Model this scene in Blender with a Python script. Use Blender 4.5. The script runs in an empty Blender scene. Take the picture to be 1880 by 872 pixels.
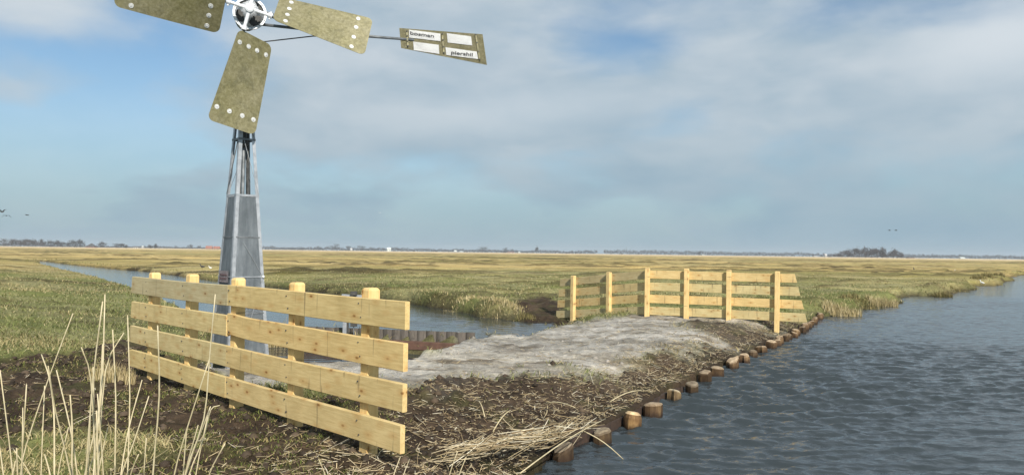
import bpy, bmesh, math, random
import numpy as np
from mathutils import Vector, Matrix

random.seed(7)
rng = np.random.default_rng(11)
scene = bpy.context.scene
COL = scene.collection

# ------------------------------------------------------------------ camera geometry
FPX = 1400.0; PW, PH = 1880.0, 872.0
CAM = np.array([0.0, 0.0, 1.5])
PITCH, ROLL = math.radians(1.134), math.radians(0.744)
cF = np.array([0, math.cos(PITCH), math.sin(PITCH)])
r0_ = np.array([1.0, 0, 0]); u0_ = np.cross(r0_, cF)
cR = math.cos(ROLL) * r0_ + math.sin(ROLL) * u0_
cU = -math.sin(ROLL) * r0_ + math.cos(ROLL) * u0_

def ray(x, y):
    return cF + cR * (x - PW / 2) / FPX + cU * (PH / 2 - y) / FPX
def gz(x, y, z=0.0):
    d = ray(x, y); return CAM + d * ((z - CAM[2]) / d[2])
def aty(x, y, Y):
    d = ray(x, y); return CAM + d * (Y / d[1])
def onplane(x, y, p0, n):
    d = ray(x, y); t = np.dot(np.asarray(p0) - CAM, n) / np.dot(d, n); return CAM + d * t

WZ = -0.40      # water level

# ------------------------------------------------------------------ numpy noise
def _hash(ix, iy, s):
    h = (ix.astype(np.int64) * 374761393 + iy.astype(np.int64) * 668265263 + s * 974711) & 0x7fffffff
    h = ((h ^ (h >> 13)) * 1274126177) & 0x7fffffff
    h = h ^ (h >> 16)
    return (h & 0xffff) / 65535.0
def vnoise(x, y, s=0):
    ix = np.floor(x); iy = np.floor(y); fx = x - ix; fy = y - iy
    fx = fx * fx * fx * (fx * (fx * 6 - 15) + 10); fy = fy * fy * fy * (fy * (fy * 6 - 15) + 10)
    a = _hash(ix, iy, s); b = _hash(ix + 1, iy, s); c = _hash(ix, iy + 1, s); d = _hash(ix + 1, iy + 1, s)
    return (a * (1 - fx) + b * fx) * (1 - fy) + (c * (1 - fx) + d * fx) * fy - 0.5
def fbm(x, y, o=4, s=0):
    x = np.asarray(x, float); y = np.asarray(y, float)
    t = np.zeros(np.broadcast(x, y).shape); a = 1.0
    for i in range(o):
        t += a * vnoise(x + 17.3 * i, y - 9.1 * i, s + i)
        c, sn = 0.8, 0.6
        x, y = (c * x - sn * y) * 2.03, (sn * x + c * y) * 2.03
        a *= 0.5
    return t
def sstep(a, b, x):
    t = np.clip((x - a) / (b - a), 0, 1); return t * t * (3 - 2 * t)

def sdf(x, y, poly):
    """signed distance to a closed polygon, negative inside"""
    x = np.asarray(x, float); y = np.asarray(y, float)
    d = np.full(x.shape, 1e18); inside = np.zeros(x.shape, bool)
    n = len(poly)
    for i in range(n):
        ax, ay = poly[i]; bx, by = poly[(i + 1) % n]
        ex, ey = bx - ax, by - ay
        t = np.clip(((x - ax) * ex + (y - ay) * ey) / (ex * ex + ey * ey + 1e-12), 0, 1)
        d = np.minimum(d, (x - ax - t * ex) ** 2 + (y - ay - t * ey) ** 2)
        c = ((ay > y) != (by > y)) & (x < ex * (y - ay) / (by - ay + 1e-12) + ax)
        inside ^= c
    d = np.sqrt(d)
    return np.where(inside, -d, d)
def polyline_dist(x, y, pts):
    d = np.full(np.shape(x), 1e18)
    for (ax, ay), (bx, by) in zip(pts[:-1], pts[1:]):
        ex, ey = bx - ax, by - ay
        t = np.clip(((x - ax) * ex + (y - ay) * ey) / (ex * ex + ey * ey + 1e-12), 0, 1)
        d = np.minimum(d, (x - ax - t * ex) ** 2 + (y - ay - t * ey) ** 2)
    return np.sqrt(d)

# ------------------------------------------------------------------ outlines of the place (world XY)
PILES_PX = [(1035,843),(1105,812),(1160,784),(1198,762),(1238,734),(1270,721),(1294,702),(1317,690),(1345,676),
            (1367,664),(1383,655),(1398,647),(1415,639),(1430,631),(1447,623),(1462,615),(1477,606),(1487,598),(1497,590),(1506,583)]
PILES = [gz(x, y, WZ)[:2] for x, y in PILES_PX]
_p = []
for _i, _q in enumerate(PILES):
    _p.append(_q)
    if _i >= 9 and _i + 1 < len(PILES) and np.linalg.norm(PILES[_i + 1] - _q) > 0.85: _p.append((_q + PILES[_i + 1]) / 2 + np.array([0.02, -0.03]))
pl = np.array(_p)
tang = np.gradient(pl, axis=0); tang /= np.linalg.norm(tang, axis=1)[:, None]
inl = np.stack([-tang[:, 1], tang[:, 0]], 1)       # inland = to the left of the run
EDGE = np.concatenate([[[0.22, 6.50]], pl + inl * 0.12])
shore_px = [(1543,579),(1579,573),(1609,562),(1640,560),(1678,558),(1655,553),(1650,548),(1690,544),(1722,543),(1752,544),
            (1757,536),(1790,533),(1797,526),(1839,524),(1842,519),(1866,516),(1848,510),(1884,505),(1960,497),(2100,489)]
SHORE = [tuple(gz(x, y, WZ)[:2]) for x, y in shore_px]
NEAR_SHORE = [(4.5, 1.0), (2.0, 3.2), (0.75, 4.6), (0.22, 5.6), (0.17, 6.2)]
RIVER = NEAR_SHORE + [tuple(p) for p in EDGE] + SHORE + [(900, 200), (900, 1.0)]
POND_FAR = [(73,479),(112,484),(134,486.5),(201,493),(257,497.5),(279,500),(335,508),(369,513),(402,516),(520,530),(620,541),
            (745,556),(812,567),(867,579),(950,592),(988,597.5)]
POND_NEAR = [(400,582),(364,570),(338,556),(246,523),(212,516),(192,509),(165,502.5),(125,494.5),(96,487),(74,482)]
WALL_A = np.array([-0.66, 13.95]); WALL_B = np.array([-5.3, 15.5])
POND = [tuple(gz(x, y, WZ)[:2]) for x, y in POND_FAR] + [(0.95, 18.8), (0.5, 17.5), (-0.08, 16.2), (-0.52, 14.7)] + \
       [tuple(WALL_A), tuple(WALL_B)] + [tuple(gz(x, y, -0.17)[:2]) for x, y in POND_NEAR]
PIT = [(-0.75, 13.93), (-1.5, 11.35), (-2.3, 10.75), (-3.2, 10.2), (-4.6, 10.0), (-5.3, 15.45)]
def g2(lst, z=0.0): return [tuple(gz(x, y, z)[:2]) for x, y in lst]
GRAVEL = g2([(330,648),(430,700),(560,700),(690,712),(800,716),(870,700),(960,690),(1040,672),(1130,676),(1230,640),(1330,618),(1400,600),
             (1440,588),(1300,581),(1190,576),(1060,582),(985,594),(880,612),(745,640),(600,640)])
MUD_NEAR = [(-2.6, 4.4), (-1.0, 4.2), (0.6, 4.6), (0.2, 6.6), (1.5, 8.8), (3.1, 11.8), (5.4, 16.2), (7.6, 20.0), (6.6, 20.0), (5.3, 16.4),
            (3.9, 14.1), (2.45, 12.0), (1.1, 10.1), (0.3, 9.2), (-0.8, 8.8), (-1.7, 8.7), (-2.9, 7.0), (-2.4, 5.6)]
MUD_LEFT = g2([(-260,720),(0,662),(90,646),(170,628),(250,612),(330,650),(430,712),(520,775),(430,800),(300,770),(180,790),(60,800),(-200,880)])
MUD_FAR = g2([(930,556),(1010,548),(1040,560),(1045,596),(985,600),(960,585)], -0.1)
MUD_FENCE = g2([(1250,590),(1300,587),(1430,592),(1500,585),(1440,610),(1350,614),(1290,602)])
NEAR_A = aty(245, 590, 9.39)[:2]; NEAR_B = aty(743, 690, 5.5)[:2]
GREIP = [g2([(725,527),(800,530),(870,535),(935,538)], -0.1), g2([(600,549),(640,541)], -0.1), g2([(820,492),(900,496),(1000,493)], -0.1),
         g2([(560,484),(690,487),(780,490)], -0.1), g2([(1040,517),(1160,512),(1300,507)], -0.1), g2([(1500,508),(1600,504),(1700,500),(1790,497)], -0.1),
         g2([(330,498),(420,500),(480,501)], -0.1), g2([(80,528),(140,533)], -0.1), g2([(1500,494),(1640,491)], -0.1), g2([(960,477),(1100,480)], -0.1)]

def land(x, y):
    """height and masks of the ground at world x, y"""
    x = np.asarray(x, float); y = np.asarray(y, float)
    wob = fbm(x * 1.1, y * 1.1, 3, 5)
    near_t = 1 - sstep(25, 60, y)
    sr = sdf(x, y, RIVER)
    far_r = sstep(22, 30, y)
    sr = sr + wob * (0.25 + 0.02 * y) * far_r * 0.6
    sp = sdf(x, y, POND)
    dist_wall = polyline_dist(x, y, [WALL_A, WALL_B])
    nowall = sstep(0.1, 1.2, dist_wall)
    sp = sp + wob * 0.3 * nowall
    pit = sdf(x, y, PIT)
    grav = 1 - sstep(-0.25, 0.25, sdf(x, y, GRAVEL) + 0.9 * fbm(x * 1.3, y * 1.3, 4, 21))
    mudn = 1 - sstep(-0.15, 0.35, sdf(x, y, MUD_NEAR) + 0.15 + 0.6 * fbm(x * 1.6, y * 1.6, 4, 31))
    mudl = 1 - sstep(-0.15, 0.3, sdf(x, y, MUD_LEFT) + 0.9 * fbm(x * 1.2, y * 1.2, 4, 41))
    mudf = 1 - sstep(-0.3, 0.3, np.minimum(sdf(x, y, MUD_FAR), sdf(x, y, MUD_FENCE)) + 0.8 * fbm(x * 1.1, y * 1.1, 4, 51))
    fd = polyline_dist(x, y, [NEAR_A, NEAR_B])
    mudw = (1 - sstep(0.25, 0.7, fd + 0.5 * fbm(x * 2, y * 2, 3, 61))) * 0.9
    edge_m = (1 - sstep(1.6, 2.6, sr + 0.6 * fbm(x * 1.5, y * 1.5, 3, 55))) * (1 - sstep(18.5, 20.5, y))
    mud = np.clip(np.maximum.reduce([mudn, mudl, mudf, mudw, edge_m * (1 - grav)]), 0, 1)
    grav = grav * (1 - 0.9 * np.maximum(mudf, mudn))
    meadow = (1 - grav) * (1 - mud)
    dgr = np.full(x.shape, 1e9)
    for g in GREIP:
        dgr = np.minimum(dgr, polyline_dist(x, y, g))
    wg = 0.12 + 0.0075 * y
    greip = (1 - sstep(0.3, 1.0, (dgr + 0.9 * wg * fbm(x * 0.5, y * 0.5, 3, 71)) / wg))
    h = np.zeros(x.shape)
    h += meadow * (fbm(x * 0.8, y * 1.1, 4, 81) * 0.13 + fbm(x * 0.09, y * 0.3, 3, 91) * 0.22 * sstep(10, 30, y)) * (1 - 0.0 * near_t)
    h += meadow * fbm(x * 4.0, y * 4.0, 3, 83) * 0.05 * (1 - sstep(15, 40, y))
    h += mud * (fbm(x * 2.6, y * 2.6, 4, 101) * 0.11 + fbm(x * 9, y * 9, 3, 111) * 0.055)
    h += grav * (fbm(x * 1.2, y * 1.2, 3, 121) * 0.015 + fbm(x * 6, y * 8, 4, 131) * 0.016 - 0.04)
    h = h - 0.05 * sstep(10.1, 11.3, y) * (1 - meadow) * (1 - sstep(1.2, 3.0, x))
    nf_ = 1 - sstep(0.5, 1.3, fd)
    h = h * (1 - 0.6 * nf_) - 0.045 * nf_
    q1 = np.abs(fbm(x * 0.05, y * 0.20, 5, 226)); q2 = np.abs(fbm(x * 0.16, y * 0.55, 5, 227)); q3 = np.abs(fbm(x * 0.012, y * 0.05, 5, 230))
    rush = np.maximum.reduce([(1 - sstep(0.02, 0.10, q1)) * sstep(-0.06, 0.10, fbm(x * 0.03, y * 0.09, 3, 228)) * sstep(18, 30, y) * (1 - sstep(140, 200, y)),
                              0.8 * (1 - sstep(0.02, 0.11, q2)) * sstep(0.0, 0.16, fbm(x * 0.08, y * 0.2, 3, 229)) * sstep(9, 14, y) * (1 - sstep(45, 65, y)),
                              (1 - sstep(0.02, 0.09, q3)) * sstep(-0.04, 0.10, fbm(x * 0.008, y * 0.03, 3, 232)) * sstep(70, 120, y) * (1 - sstep(420, 500, y))]) * meadow
    h += rush * (0.06 + 0.16 * sstep(14, 40, y)) * (0.6 + 0.8 * fbm(x * 0.9, y * 0.9, 2, 233))
    h -= greip * (0.22 + 0.001 * y) * (1 - 0.6 * sstep(60, 200, y))
    h += 0.7 * sstep(560, 640, y + 60 * fbm(x * 0.004, y * 0.01, 3, 231))
    # far land drops gently so that the far end of the second fence stands lower
    low = 1 - sstep(0.0, 2.6, np.hypot(x - 1.0, (y - 20.6) * 0.9))
    h -= 0.36 * low
    # banks
    rise = sstep(0.0, 1.0, sr) * sstep(10, 14, y) + sstep(0.0, 1.6, sr) * (1 - sstep(10, 14, y))
    bank_pile = np.where(sr > 0.0, -0.285 + (h + 0.285) * rise + 0.05 * fbm(x * 4, y * 4, 3, 141), -1.2)
    nat = np.where(sr > 0, -0.46 + (h + 0.46) * sstep(0.0, 0.35 + 0.012 * y, sr), -0.46 + 1.2 * sr)
    nat = np.maximum(nat, -1.2)
    hr = bank_pile * (1 - far_r) + nat * far_r
    bw = np.where((x > -0.7) & (x < 2.6) & (y < 21), 1.1, 0.40)
    lowb = (1 - sstep(0.3, 6.0, sp)) * meadow * (x < -5.5)
    hr = hr * (1 - lowb) + np.minimum(hr, -0.17) * lowb
    hp = np.where(sp > 0, -0.47 + (hr + 0.47) * sstep(0.0, bw, sp), np.maximum(-0.47 + 1.2 * sp, -1.1))
    hp = np.where(nowall < 0.999, np.where(sp > 0, np.minimum(hr, hr * nowall + (1 - nowall) * hr), hp), hp)
    out = np.minimum(hr, hp)
    pdep = sstep(0.06, -0.28, pit) if False else np.clip((0.05 - pit) / 0.38, 0, 1)
    out = out * (1 - pdep) + np.minimum(out, -0.75) * pdep
    wet = np.clip(1.15 - (out - WZ) / 0.19, 0, 1)
    land.rush = rush
    return out, mud, grav, meadow, greip, wet, sr, sp

def ground_z(x, y):
    return float(land(np.array([x]), np.array([y]))[0][0])

# ------------------------------------------------------------------ mesh helpers
def np_mesh(name, V, Fc, mat=None, col=None, smooth=False, link=True):
    V = np.asarray(V, np.float32); Fc = np.asarray(Fc, np.int32)
    me = bpy.data.meshes.new(name)
    me.vertices.add(len(V)); me.vertices.foreach_set('co', V.ravel())
    k = Fc.shape[1]
    me.loops.add(Fc.size); me.loops.foreach_set('vertex_index', Fc.ravel())
    me.polygons.add(len(Fc))
    me.polygons.foreach_set('loop_start', np.arange(0, Fc.size, k, dtype=np.int32))
    me.update(calc_edges=True)
    if smooth: me.polygons.foreach_set('use_smooth', np.ones(len(Fc), bool))
    if col is not None:
        c = np.ones((len(V), 4), np.float32); c[:, :3] = col
        a = me.color_attributes.new('Col', 'FLOAT_COLOR', 'POINT'); a.data.foreach_set('color', c.ravel())
    if mat: me.materials.append(mat)
    ob = bpy.data.objects.new(name, me)
    if link: COL.objects.link(ob)
    return ob

def from_bm(name, bm, mat, parent=None, smooth=False, loc=None):
    me = bpy.data.meshes.new(name)
    bmesh.ops.recalc_face_normals(bm, faces=bm.faces)
    bm.to_mesh(me); bm.free()
    if smooth:
        me.polygons.foreach_set('use_smooth', np.ones(len(me.polygons), bool))
    me.materials.append(mat)
    ob = bpy.data.objects.new(name, me); COL.objects.link(ob)
    if parent is not None: ob.parent = parent
    return ob

def empty(name, loc, label, cat, group=None):
    o = bpy.data.objects.new(name, None); COL.objects.link(o)
    o.empty_display_size = 0.1; o.location = [float(v) for v in loc]
    tag(o, label, cat, group); return o
def tag(o, label, cat, group=None):
    o['label'] = label; o['category'] = cat
    if group: o['group'] = group
def kind(o, k): o['kind'] = k; return o

def add_box(bm, size, M=None, bevel=0.0):
    r = bmesh.ops.create_cube(bm, size=1.0)
    vs = r['verts']
    bmesh.ops.scale(bm, vec=size, verts=vs)
    if bevel > 0:
        es = list({e for v in vs for e in v.link_edges})
        b = bmesh.ops.bevel(bm, geom=es, offset=bevel, segments=2, affect='EDGES', profile=0.6)
        vs = list({v for f in b['faces'] for v in f.verts} | {v for v in vs if v.is_valid})
    if M is not None:
        bmesh.ops.transform(bm, matrix=M, verts=[v for v in vs if v.is_valid])
    return vs
def frame(p0, xdir, zdir=(0, 0, 1)):
    X = Vector(xdir).normalized(); Z = Vector(zdir); Y = Z.cross(X).normalized(); Z = X.cross(Y).normalized()
    M = Matrix((X, Y, Z)).transposed().to_4x4(); M.translation = Vector(p0); return M
def add_tube(bm, pts, rad, seg=8, cap=True):
    pts = [Vector([float(c) for c in p]) for p in pts]
    rads = rad if isinstance(rad, (list, tuple)) else [rad] * len(pts)
    rings = []
    d0 = (pts[1] - pts[0]).normalized()
    ref = Vector((0, 0, 1)) if abs(d0.z) < 0.9 else Vector((1, 0, 0))
    a = d0.cross(ref).normalized()
    for i, p in enumerate(pts):
        d = (pts[min(i + 1, len(pts) - 1)] - pts[max(i - 1, 0)]).normalized()
        a = (a - d * a.dot(d)).normalized(); b = d.cross(a)
        rings.append([bm.verts.new(p + (a * math.cos(2 * math.pi * k / seg) + b * math.sin(2 * math.pi * k / seg)) * rads[i]) for k in range(seg)])
    for r1, r2 in zip(rings[:-1], rings[1:]):
        for k in range(seg):
            bm.faces.new((r1[k], r1[(k + 1) % seg], r2[(k + 1) % seg], r2[k]))
    if cap:
        bm.faces.new(rings[0][::-1]); bm.faces.new(rings[-1])
    return rings
def add_bar(bm, p, q, w, t, up=(0, 0, 1), bevel=0.0):
    p = Vector([float(c) for c in p]); q = Vector([float(c) for c in q])
    M = frame((p + q) / 2, q - p, up)
    add_box(bm, ((q - p).length, w, t), M, bevel)

# ------------------------------------------------------------------ materials
def newmat(name, rough=0.7, metal=0.0, spec=0.5):
    m = bpy.data.materials.new(name); m.use_nodes = True
    nt = m.node_tree; b = nt.nodes['Principled BSDF']
    b.inputs['Roughness'].default_value = rough; b.inputs['Metallic'].default_value = metal
    b.inputs['Specular IOR Level'].default_value = spec
    return m, nt, b
def N(nt, t, **kw):
    n = nt.nodes.new(t)
    for k, v in kw.items():
        if k in n.inputs: n.inputs[k].default_value = v
        else: setattr(n, k, v)
    return n
def ramp(nt, stops, fac=None):
    n = nt.nodes.new('ShaderNodeValToRGB'); e = n.color_ramp.elements
    while len(e) < len(stops): e.new(0.5)
    for i, (p, c) in enumerate(stops):
        e[i].position = p; e[i].color = (c[0], c[1], c[2], 1) if not isinstance(c, (int, float)) else (c, c, c, 1)
    if fac is not None: nt.links.new(fac, n.inputs[0])
    return n
def mixc(nt, fac, a, b, bt='MIX'):
    n = nt.nodes.new('ShaderNodeMix'); n.data_type = 'RGBA'; n.blend_type = bt; n.clamp_factor = True
    for s, v in ((0, fac), (6, a), (7, b)):
        if hasattr(v, 'is_linked'): nt.links.new(v, n.inputs[s])
        elif isinstance(v, (int, float)): n.inputs[s].default_value = v
        else: n.inputs[s].default_value = (v[0], v[1], v[2], 1)
    return n.outputs[2]
def objcoord(nt, scale=(1, 1, 1), rnd=True):
    tc = nt.nodes.new('ShaderNodeTexCoord'); mp = nt.nodes.new('ShaderNodeMapping'); mp.inputs['Scale'].default_value = scale
    nt.links.new(tc.outputs['Object'], mp.inputs[0])
    if rnd:
        oi = nt.nodes.new('ShaderNodeObjectInfo'); ml = N(nt, 'ShaderNodeMath', operation='MULTIPLY'); ml.inputs[1].default_value = 37.0
        nt.links.new(oi.outputs['Random'], ml.inputs[0]); nt.links.new(ml.outputs[0], mp.inputs['Location'])
    return mp.outputs[0]
def noise(nt, vec, scale, detail=6, rough=0.6, dist=0.0):
    n = nt.nodes.new('ShaderNodeTexNoise'); n.inputs['Scale'].default_value = scale; n.inputs['Detail'].default_value = detail
    n.inputs['Roughness'].default_value = rough; n.inputs['Distortion'].default_value = dist
    if vec is not None: nt.links.new(vec, n.inputs['Vector'])
    return n.outputs['Fac']
def bump(nt, b, h, strength=0.4, dist=0.01):
    n = nt.nodes.new('ShaderNodeBump'); n.inputs['Strength'].default_value = strength; n.inputs['Distance'].default_value = dist
    nt.links.new(h, n.inputs['Height']); nt.links.new(n.outputs[0], b.inputs['Normal'])

def wood_mat(name, c_light, c_dark, knot=True):
    m, nt, b = newmat(name, 0.72, 0, 0.25)
    v = objcoord(nt, (1.2, 14, 14)); v2 = objcoord(nt, (1, 1, 1)); v3 = objcoord(nt, (5.0, 11, 11))
    g = noise(nt, v, 4.0, 7, 0.65, 0.6)
    r = ramp(nt, [(0.25, c_dark), (0.62, c_light)], g)
    blot = noise(nt, v2, 3.2, 4, 0.6)
    rb = ramp(nt, [(0.32, (0.88, 0.86, 0.82)), (0.6, (1.04, 1.03, 1.02))], blot)
    c = mixc(nt, 1.0, r.outputs[0], rb.outputs[0], 'MULTIPLY')
    if knot:
        vo = nt.nodes.new('ShaderNodeTexVoronoi'); vo.inputs['Scale'].default_value = 0.95; nt.links.new(v3, vo.inputs['Vector'])
        k = ramp(nt, [(0.05, 1), (0.15, 0.0)], vo.outputs['Distance'])
        c = mixc(nt, k.outputs[0], c, (0.13, 0.065, 0.022))
        k2 = ramp(nt, [(0.10, 0.42), (0.42, 0.0)], vo.outputs['Distance'])
        c = mixc(nt, k2.outputs[0], c, (0.50, 0.25, 0.07))
    v4 = objcoord(nt, (9, 0.9, 0.9)); st = noise(nt, v4, 2.2, 3, 0.5)
    s = ramp(nt, [(0.27, 0.7), (0.37, 0.0)], st)
    c = mixc(nt, s.outputs[0], c, (0.22, 0.15, 0.08))
    oi = nt.nodes.new('ShaderNodeObjectInfo'); c = mixc(nt, 1.0, c, oi.outputs['Color'], 'MULTIPLY')
    nt.links.new(c, b.inputs['Base Color'])
    bump(nt, b, g, 0.35, 0.004)
    return m
M_BOARD = wood_mat('fresh_pine_board', (0.72, 0.555, 0.275), (0.54, 0.385, 0.165))
M_POST = wood_mat('fresh_pine_post', (0.80, 0.60, 0.29), (0.66, 0.45, 0.18), True)

def simple(name, c1, c2, scale=6, rough=0.6, metal=0.0, bstr=0.2, bd=0.005, detail=6, lo=0.35, hi=0.65):
    m, nt, b = newmat(name, rough, metal)
    v = objcoord(nt); n = noise(nt, v, scale, detail, 0.65)
    r = ramp(nt, [(lo, c1), (hi, c2)], n); nt.links.new(r.outputs[0], b.inputs['Base Color'])
    if bstr: bump(nt, b, n, bstr, bd)
    return m
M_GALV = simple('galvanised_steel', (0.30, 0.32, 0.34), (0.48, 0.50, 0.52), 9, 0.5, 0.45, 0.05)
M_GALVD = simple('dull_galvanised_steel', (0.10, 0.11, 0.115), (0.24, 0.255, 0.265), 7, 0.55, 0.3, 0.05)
M_BRIGHT = simple('bright_zinc', (0.60, 0.61, 0.62), (0.78, 0.79, 0.80), 14, 0.45, 0.15, 0.1)
M_DARKIN = simple('dark_iron', (0.035, 0.035, 0.035), (0.09, 0.088, 0.08), 12, 0.7, 0.1, 0.2)
M_WHITE = simple('white_plate', (0.74, 0.74, 0.73), (0.86, 0.86, 0.85), 5, 0.5, 0, 0.0, lo=0.3, hi=0.5)
M_WASH = simple('dull_zinc_washer', (0.42, 0.42, 0.40), (0.72, 0.72, 0.70), 30, 0.5, 0.1, 0.0)
M_BLACKT = simple('black_lettering', (0.02, 0.02, 0.022), (0.045, 0.045, 0.045), 5, 0.6)
M_PINK = simple('faded_pink_notice', (0.34, 0.29, 0.30), (0.42, 0.37, 0.38), 12, 0.7)
M_PINKD = simple('faded_print', (0.24, 0.16, 0.17), (0.30, 0.2, 0.2), 12, 0.7)
M_CONC = simple('concrete', (0.24, 0.235, 0.22), (0.36, 0.35, 0.33), 5, 0.85)
M_RUST = simple('rusty_waling', (0.085, 0.045, 0.032), (0.15, 0.08, 0.055), 8, 0.85)
def clad_mat():
    m, nt, b = newmat('weathered_zinc_sheet', 0.55, 0.25)
    v = objcoord(nt, (7, 7, 1.0)); n = noise(nt, v, 2.0, 6, 0.7)
    v2 = objcoord(nt, (1, 1, 1)); n2 = noise(nt, v2, 3.0, 5, 0.6)
    r = ramp(nt, [(0.3, (0.21, 0.24, 0.262)), (0.7, (0.39, 0.425, 0.455))], n)
    r2 = ramp(nt, [(0.3, (0.7, 0.72, 0.72)), (0.7, (1.15, 1.15, 1.15))], n2)
    c = mixc(nt, 1.0, r.outputs[0], r2.outputs[0], 'MULTIPLY'); nt.links.new(c, b.inputs['Base Color'])
    return m
M_CLAD = clad_mat()
def blade_mat():
    m, nt, b = newmat('lichen_stained_blade', 0.5, 0.2, 0.5)
    v = objcoord(nt); n = noise(nt, v, 24, 8, 0.72); n2 = noise(nt, v, 2.6, 5, 0.6, 0.4)
    r = ramp(nt, [(0.30, (0.118, 0.108, 0.044)), (0.5, (0.19, 0.172, 0.08)), (0.70, (0.27, 0.25, 0.14))], n)
    r2 = ramp(nt, [(0.35, 0.0), (0.72, 0.75)], n2)
    r3 = ramp(nt, [(0.33, (0.18, 0.158, 0.085)), (0.68, (0.31, 0.285, 0.19))], n)
    c = mixc(nt, r2.outputs[0], r.outputs[0], r3.outputs[0])
    n4 = noise(nt, v, 5.5, 7, 0.7, 0.8); r4 = ramp(nt, [(0.36, (0.68, 0.69, 0.66)), (0.52, (1.08, 1.07, 1.05))], n4); c = mixc(nt, 0.8, c, r4.outputs[0], 'MULTIPLY')
    nt.links.new(c, b.inputs['Base Color'])
    bump(nt, b, n, 0.25, 0.002)
    return m
M_BLADE = blade_mat()

def vcol_mat(name, rough=0.8, spec=0.2, var=None, trans=0.0):
    m, nt, b = newmat(name, rough, 0, spec)
    a = nt.nodes.new('ShaderNodeVertexColor'); a.layer_name = 'Col'; nt.links.new(a.outputs[0], b.inputs['Base Color'])
    return m
M_GRASS = vcol_mat('grass_blades'); M_STRAW = vcol_mat('dry_straw', 0.7, 0.3); M_TWIG = vcol_mat('bare_twigs', 0.9, 0.1)
M_REED = simple('reed_stalk', (0.47, 0.39, 0.225), (0.63, 0.54, 0.35), 20, 0.6, 0, 0.1)

def ground_mat():
    m, nt, b = newmat('polder_ground', 0.95, 0, 0.12)
    a = nt.nodes.new('ShaderNodeVertexColor'); a.layer_name = 'Col'
    tc = nt.nodes.new('ShaderNodeTexCoord')
    mp = nt.nodes.new('ShaderNodeMapping'); nt.links.new(tc.outputs['Object'], mp.inputs[0])
    n1 = noise(nt, mp.outputs[0], 9.0, 9, 0.72); n2 = noise(nt, mp.outputs[0], 55.0, 5, 0.7)
    r1 = ramp(nt, [(0.3, (0.5, 0.5, 0.5)), (0.5, (0.95, 0.95, 0.95)), (0.72, (1.55, 1.5, 1.4))], n1)
    r2 = ramp(nt, [(0.3, (0.6, 0.6, 0.6)), (0.7, (1.4, 1.4, 1.4))], n2)
    c = mixc(nt, 1.0, a.outputs[0], r1.outputs[0], 'MULTIPLY'); c = mixc(nt, 0.8, c, r2.outputs[0], 'MULTIPLY')
    mp2 = nt.nodes.new('ShaderNodeMapping'); mp2.inputs['Scale'].default_value = (0.03, 0.16, 1); nt.links.new(tc.outputs['Object'], mp2.inputs[0])
    n3 = noise(nt, mp2.outputs[0], 1.0, 8, 0.68)
    r3 = ramp(nt, [(0.34, (0.55, 0.52, 0.45)), (0.48, (0.95, 0.95, 0.95)), (0.68, (1.3, 1.25, 1.15))], n3)
    c = mixc(nt, 1.0, c, r3.outputs[0], 'MULTIPLY')
    nt.links.new(c, b.inputs['Base Color'])
    add = N(nt, 'ShaderNodeMath', operation='ADD'); nt.links.new(n1, add.inputs[0]); nt.links.new(n2, add.inputs[1])
    bump(nt, b, add.outputs[0], 0.7, 0.03)
    return m
M_GROUND = ground_mat()

def water_mat():
    m, nt, b = newmat('canal_water', 0.06, 0, 0.5)
    b.inputs['Base Color'].default_value = (0.030, 0.038, 0.042, 1); b.inputs['IOR'].default_value = 1.33
    tc = nt.nodes.new('ShaderNodeTexCoord')
    mp = nt.nodes.new('ShaderNodeMapping'); mp.inputs['Scale'].default_value = (0.8, 2.2, 1); mp.inputs['Rotation'].default_value = (0, 0, 0.15)
    nt.links.new(tc.outputs['Object'], mp.inputs[0])
    a = noise(nt, mp.outputs[0], 1.6, 5, 0.6); f = noise(nt, mp.outputs[0], 9.0, 3, 0.55)
    mp3 = nt.nodes.new('ShaderNodeMapping'); mp3.inputs['Scale'].default_value = (0.10, 0.22, 1); nt.links.new(tc.outputs['Object'], mp3.inputs[0])
    l = noise(nt, mp3.outputs[0], 1.5, 5, 0.6)
    b1 = N(nt, 'ShaderNodeBump'); b1.inputs['Strength'].default_value = 0.8; b1.inputs['Distance'].default_value = 0.05; nt.links.new(a, b1.inputs['Height'])
    b2 = N(nt, 'ShaderNodeBump'); b2.inputs['Strength'].default_value = 0.5; b2.inputs['Distance'].default_value = 0.012
    nt.links.new(f, b2.inputs['Height']); nt.links.new(b1.outputs[0], b2.inputs['Normal'])
    b3 = N(nt, 'ShaderNodeBump'); b3.inputs['Strength'].default_value = 0.5; b3.inputs['Distance'].default_value = 0.12
    nt.links.new(l, b3.inputs['Height']); nt.links.new(b2.outputs[0], b3.inputs['Normal'])
    nt.links.new(b3.outputs[0], b.inputs['Normal'])
    at = nt.nodes.new('ShaderNodeVertexColor'); at.layer_name = 'Col'
    for bn in (b1, b2, b3):
        ml = N(nt, 'ShaderNodeMath', operation='MULTIPLY'); nt.links.new(at.outputs[0], ml.inputs[0]); ml.inputs[1].default_value = bn.inputs['Strength'].default_value
        nt.links.new(ml.outputs[0], bn.inputs['Strength'])
    return m
M_WATER = water_mat()

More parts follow.
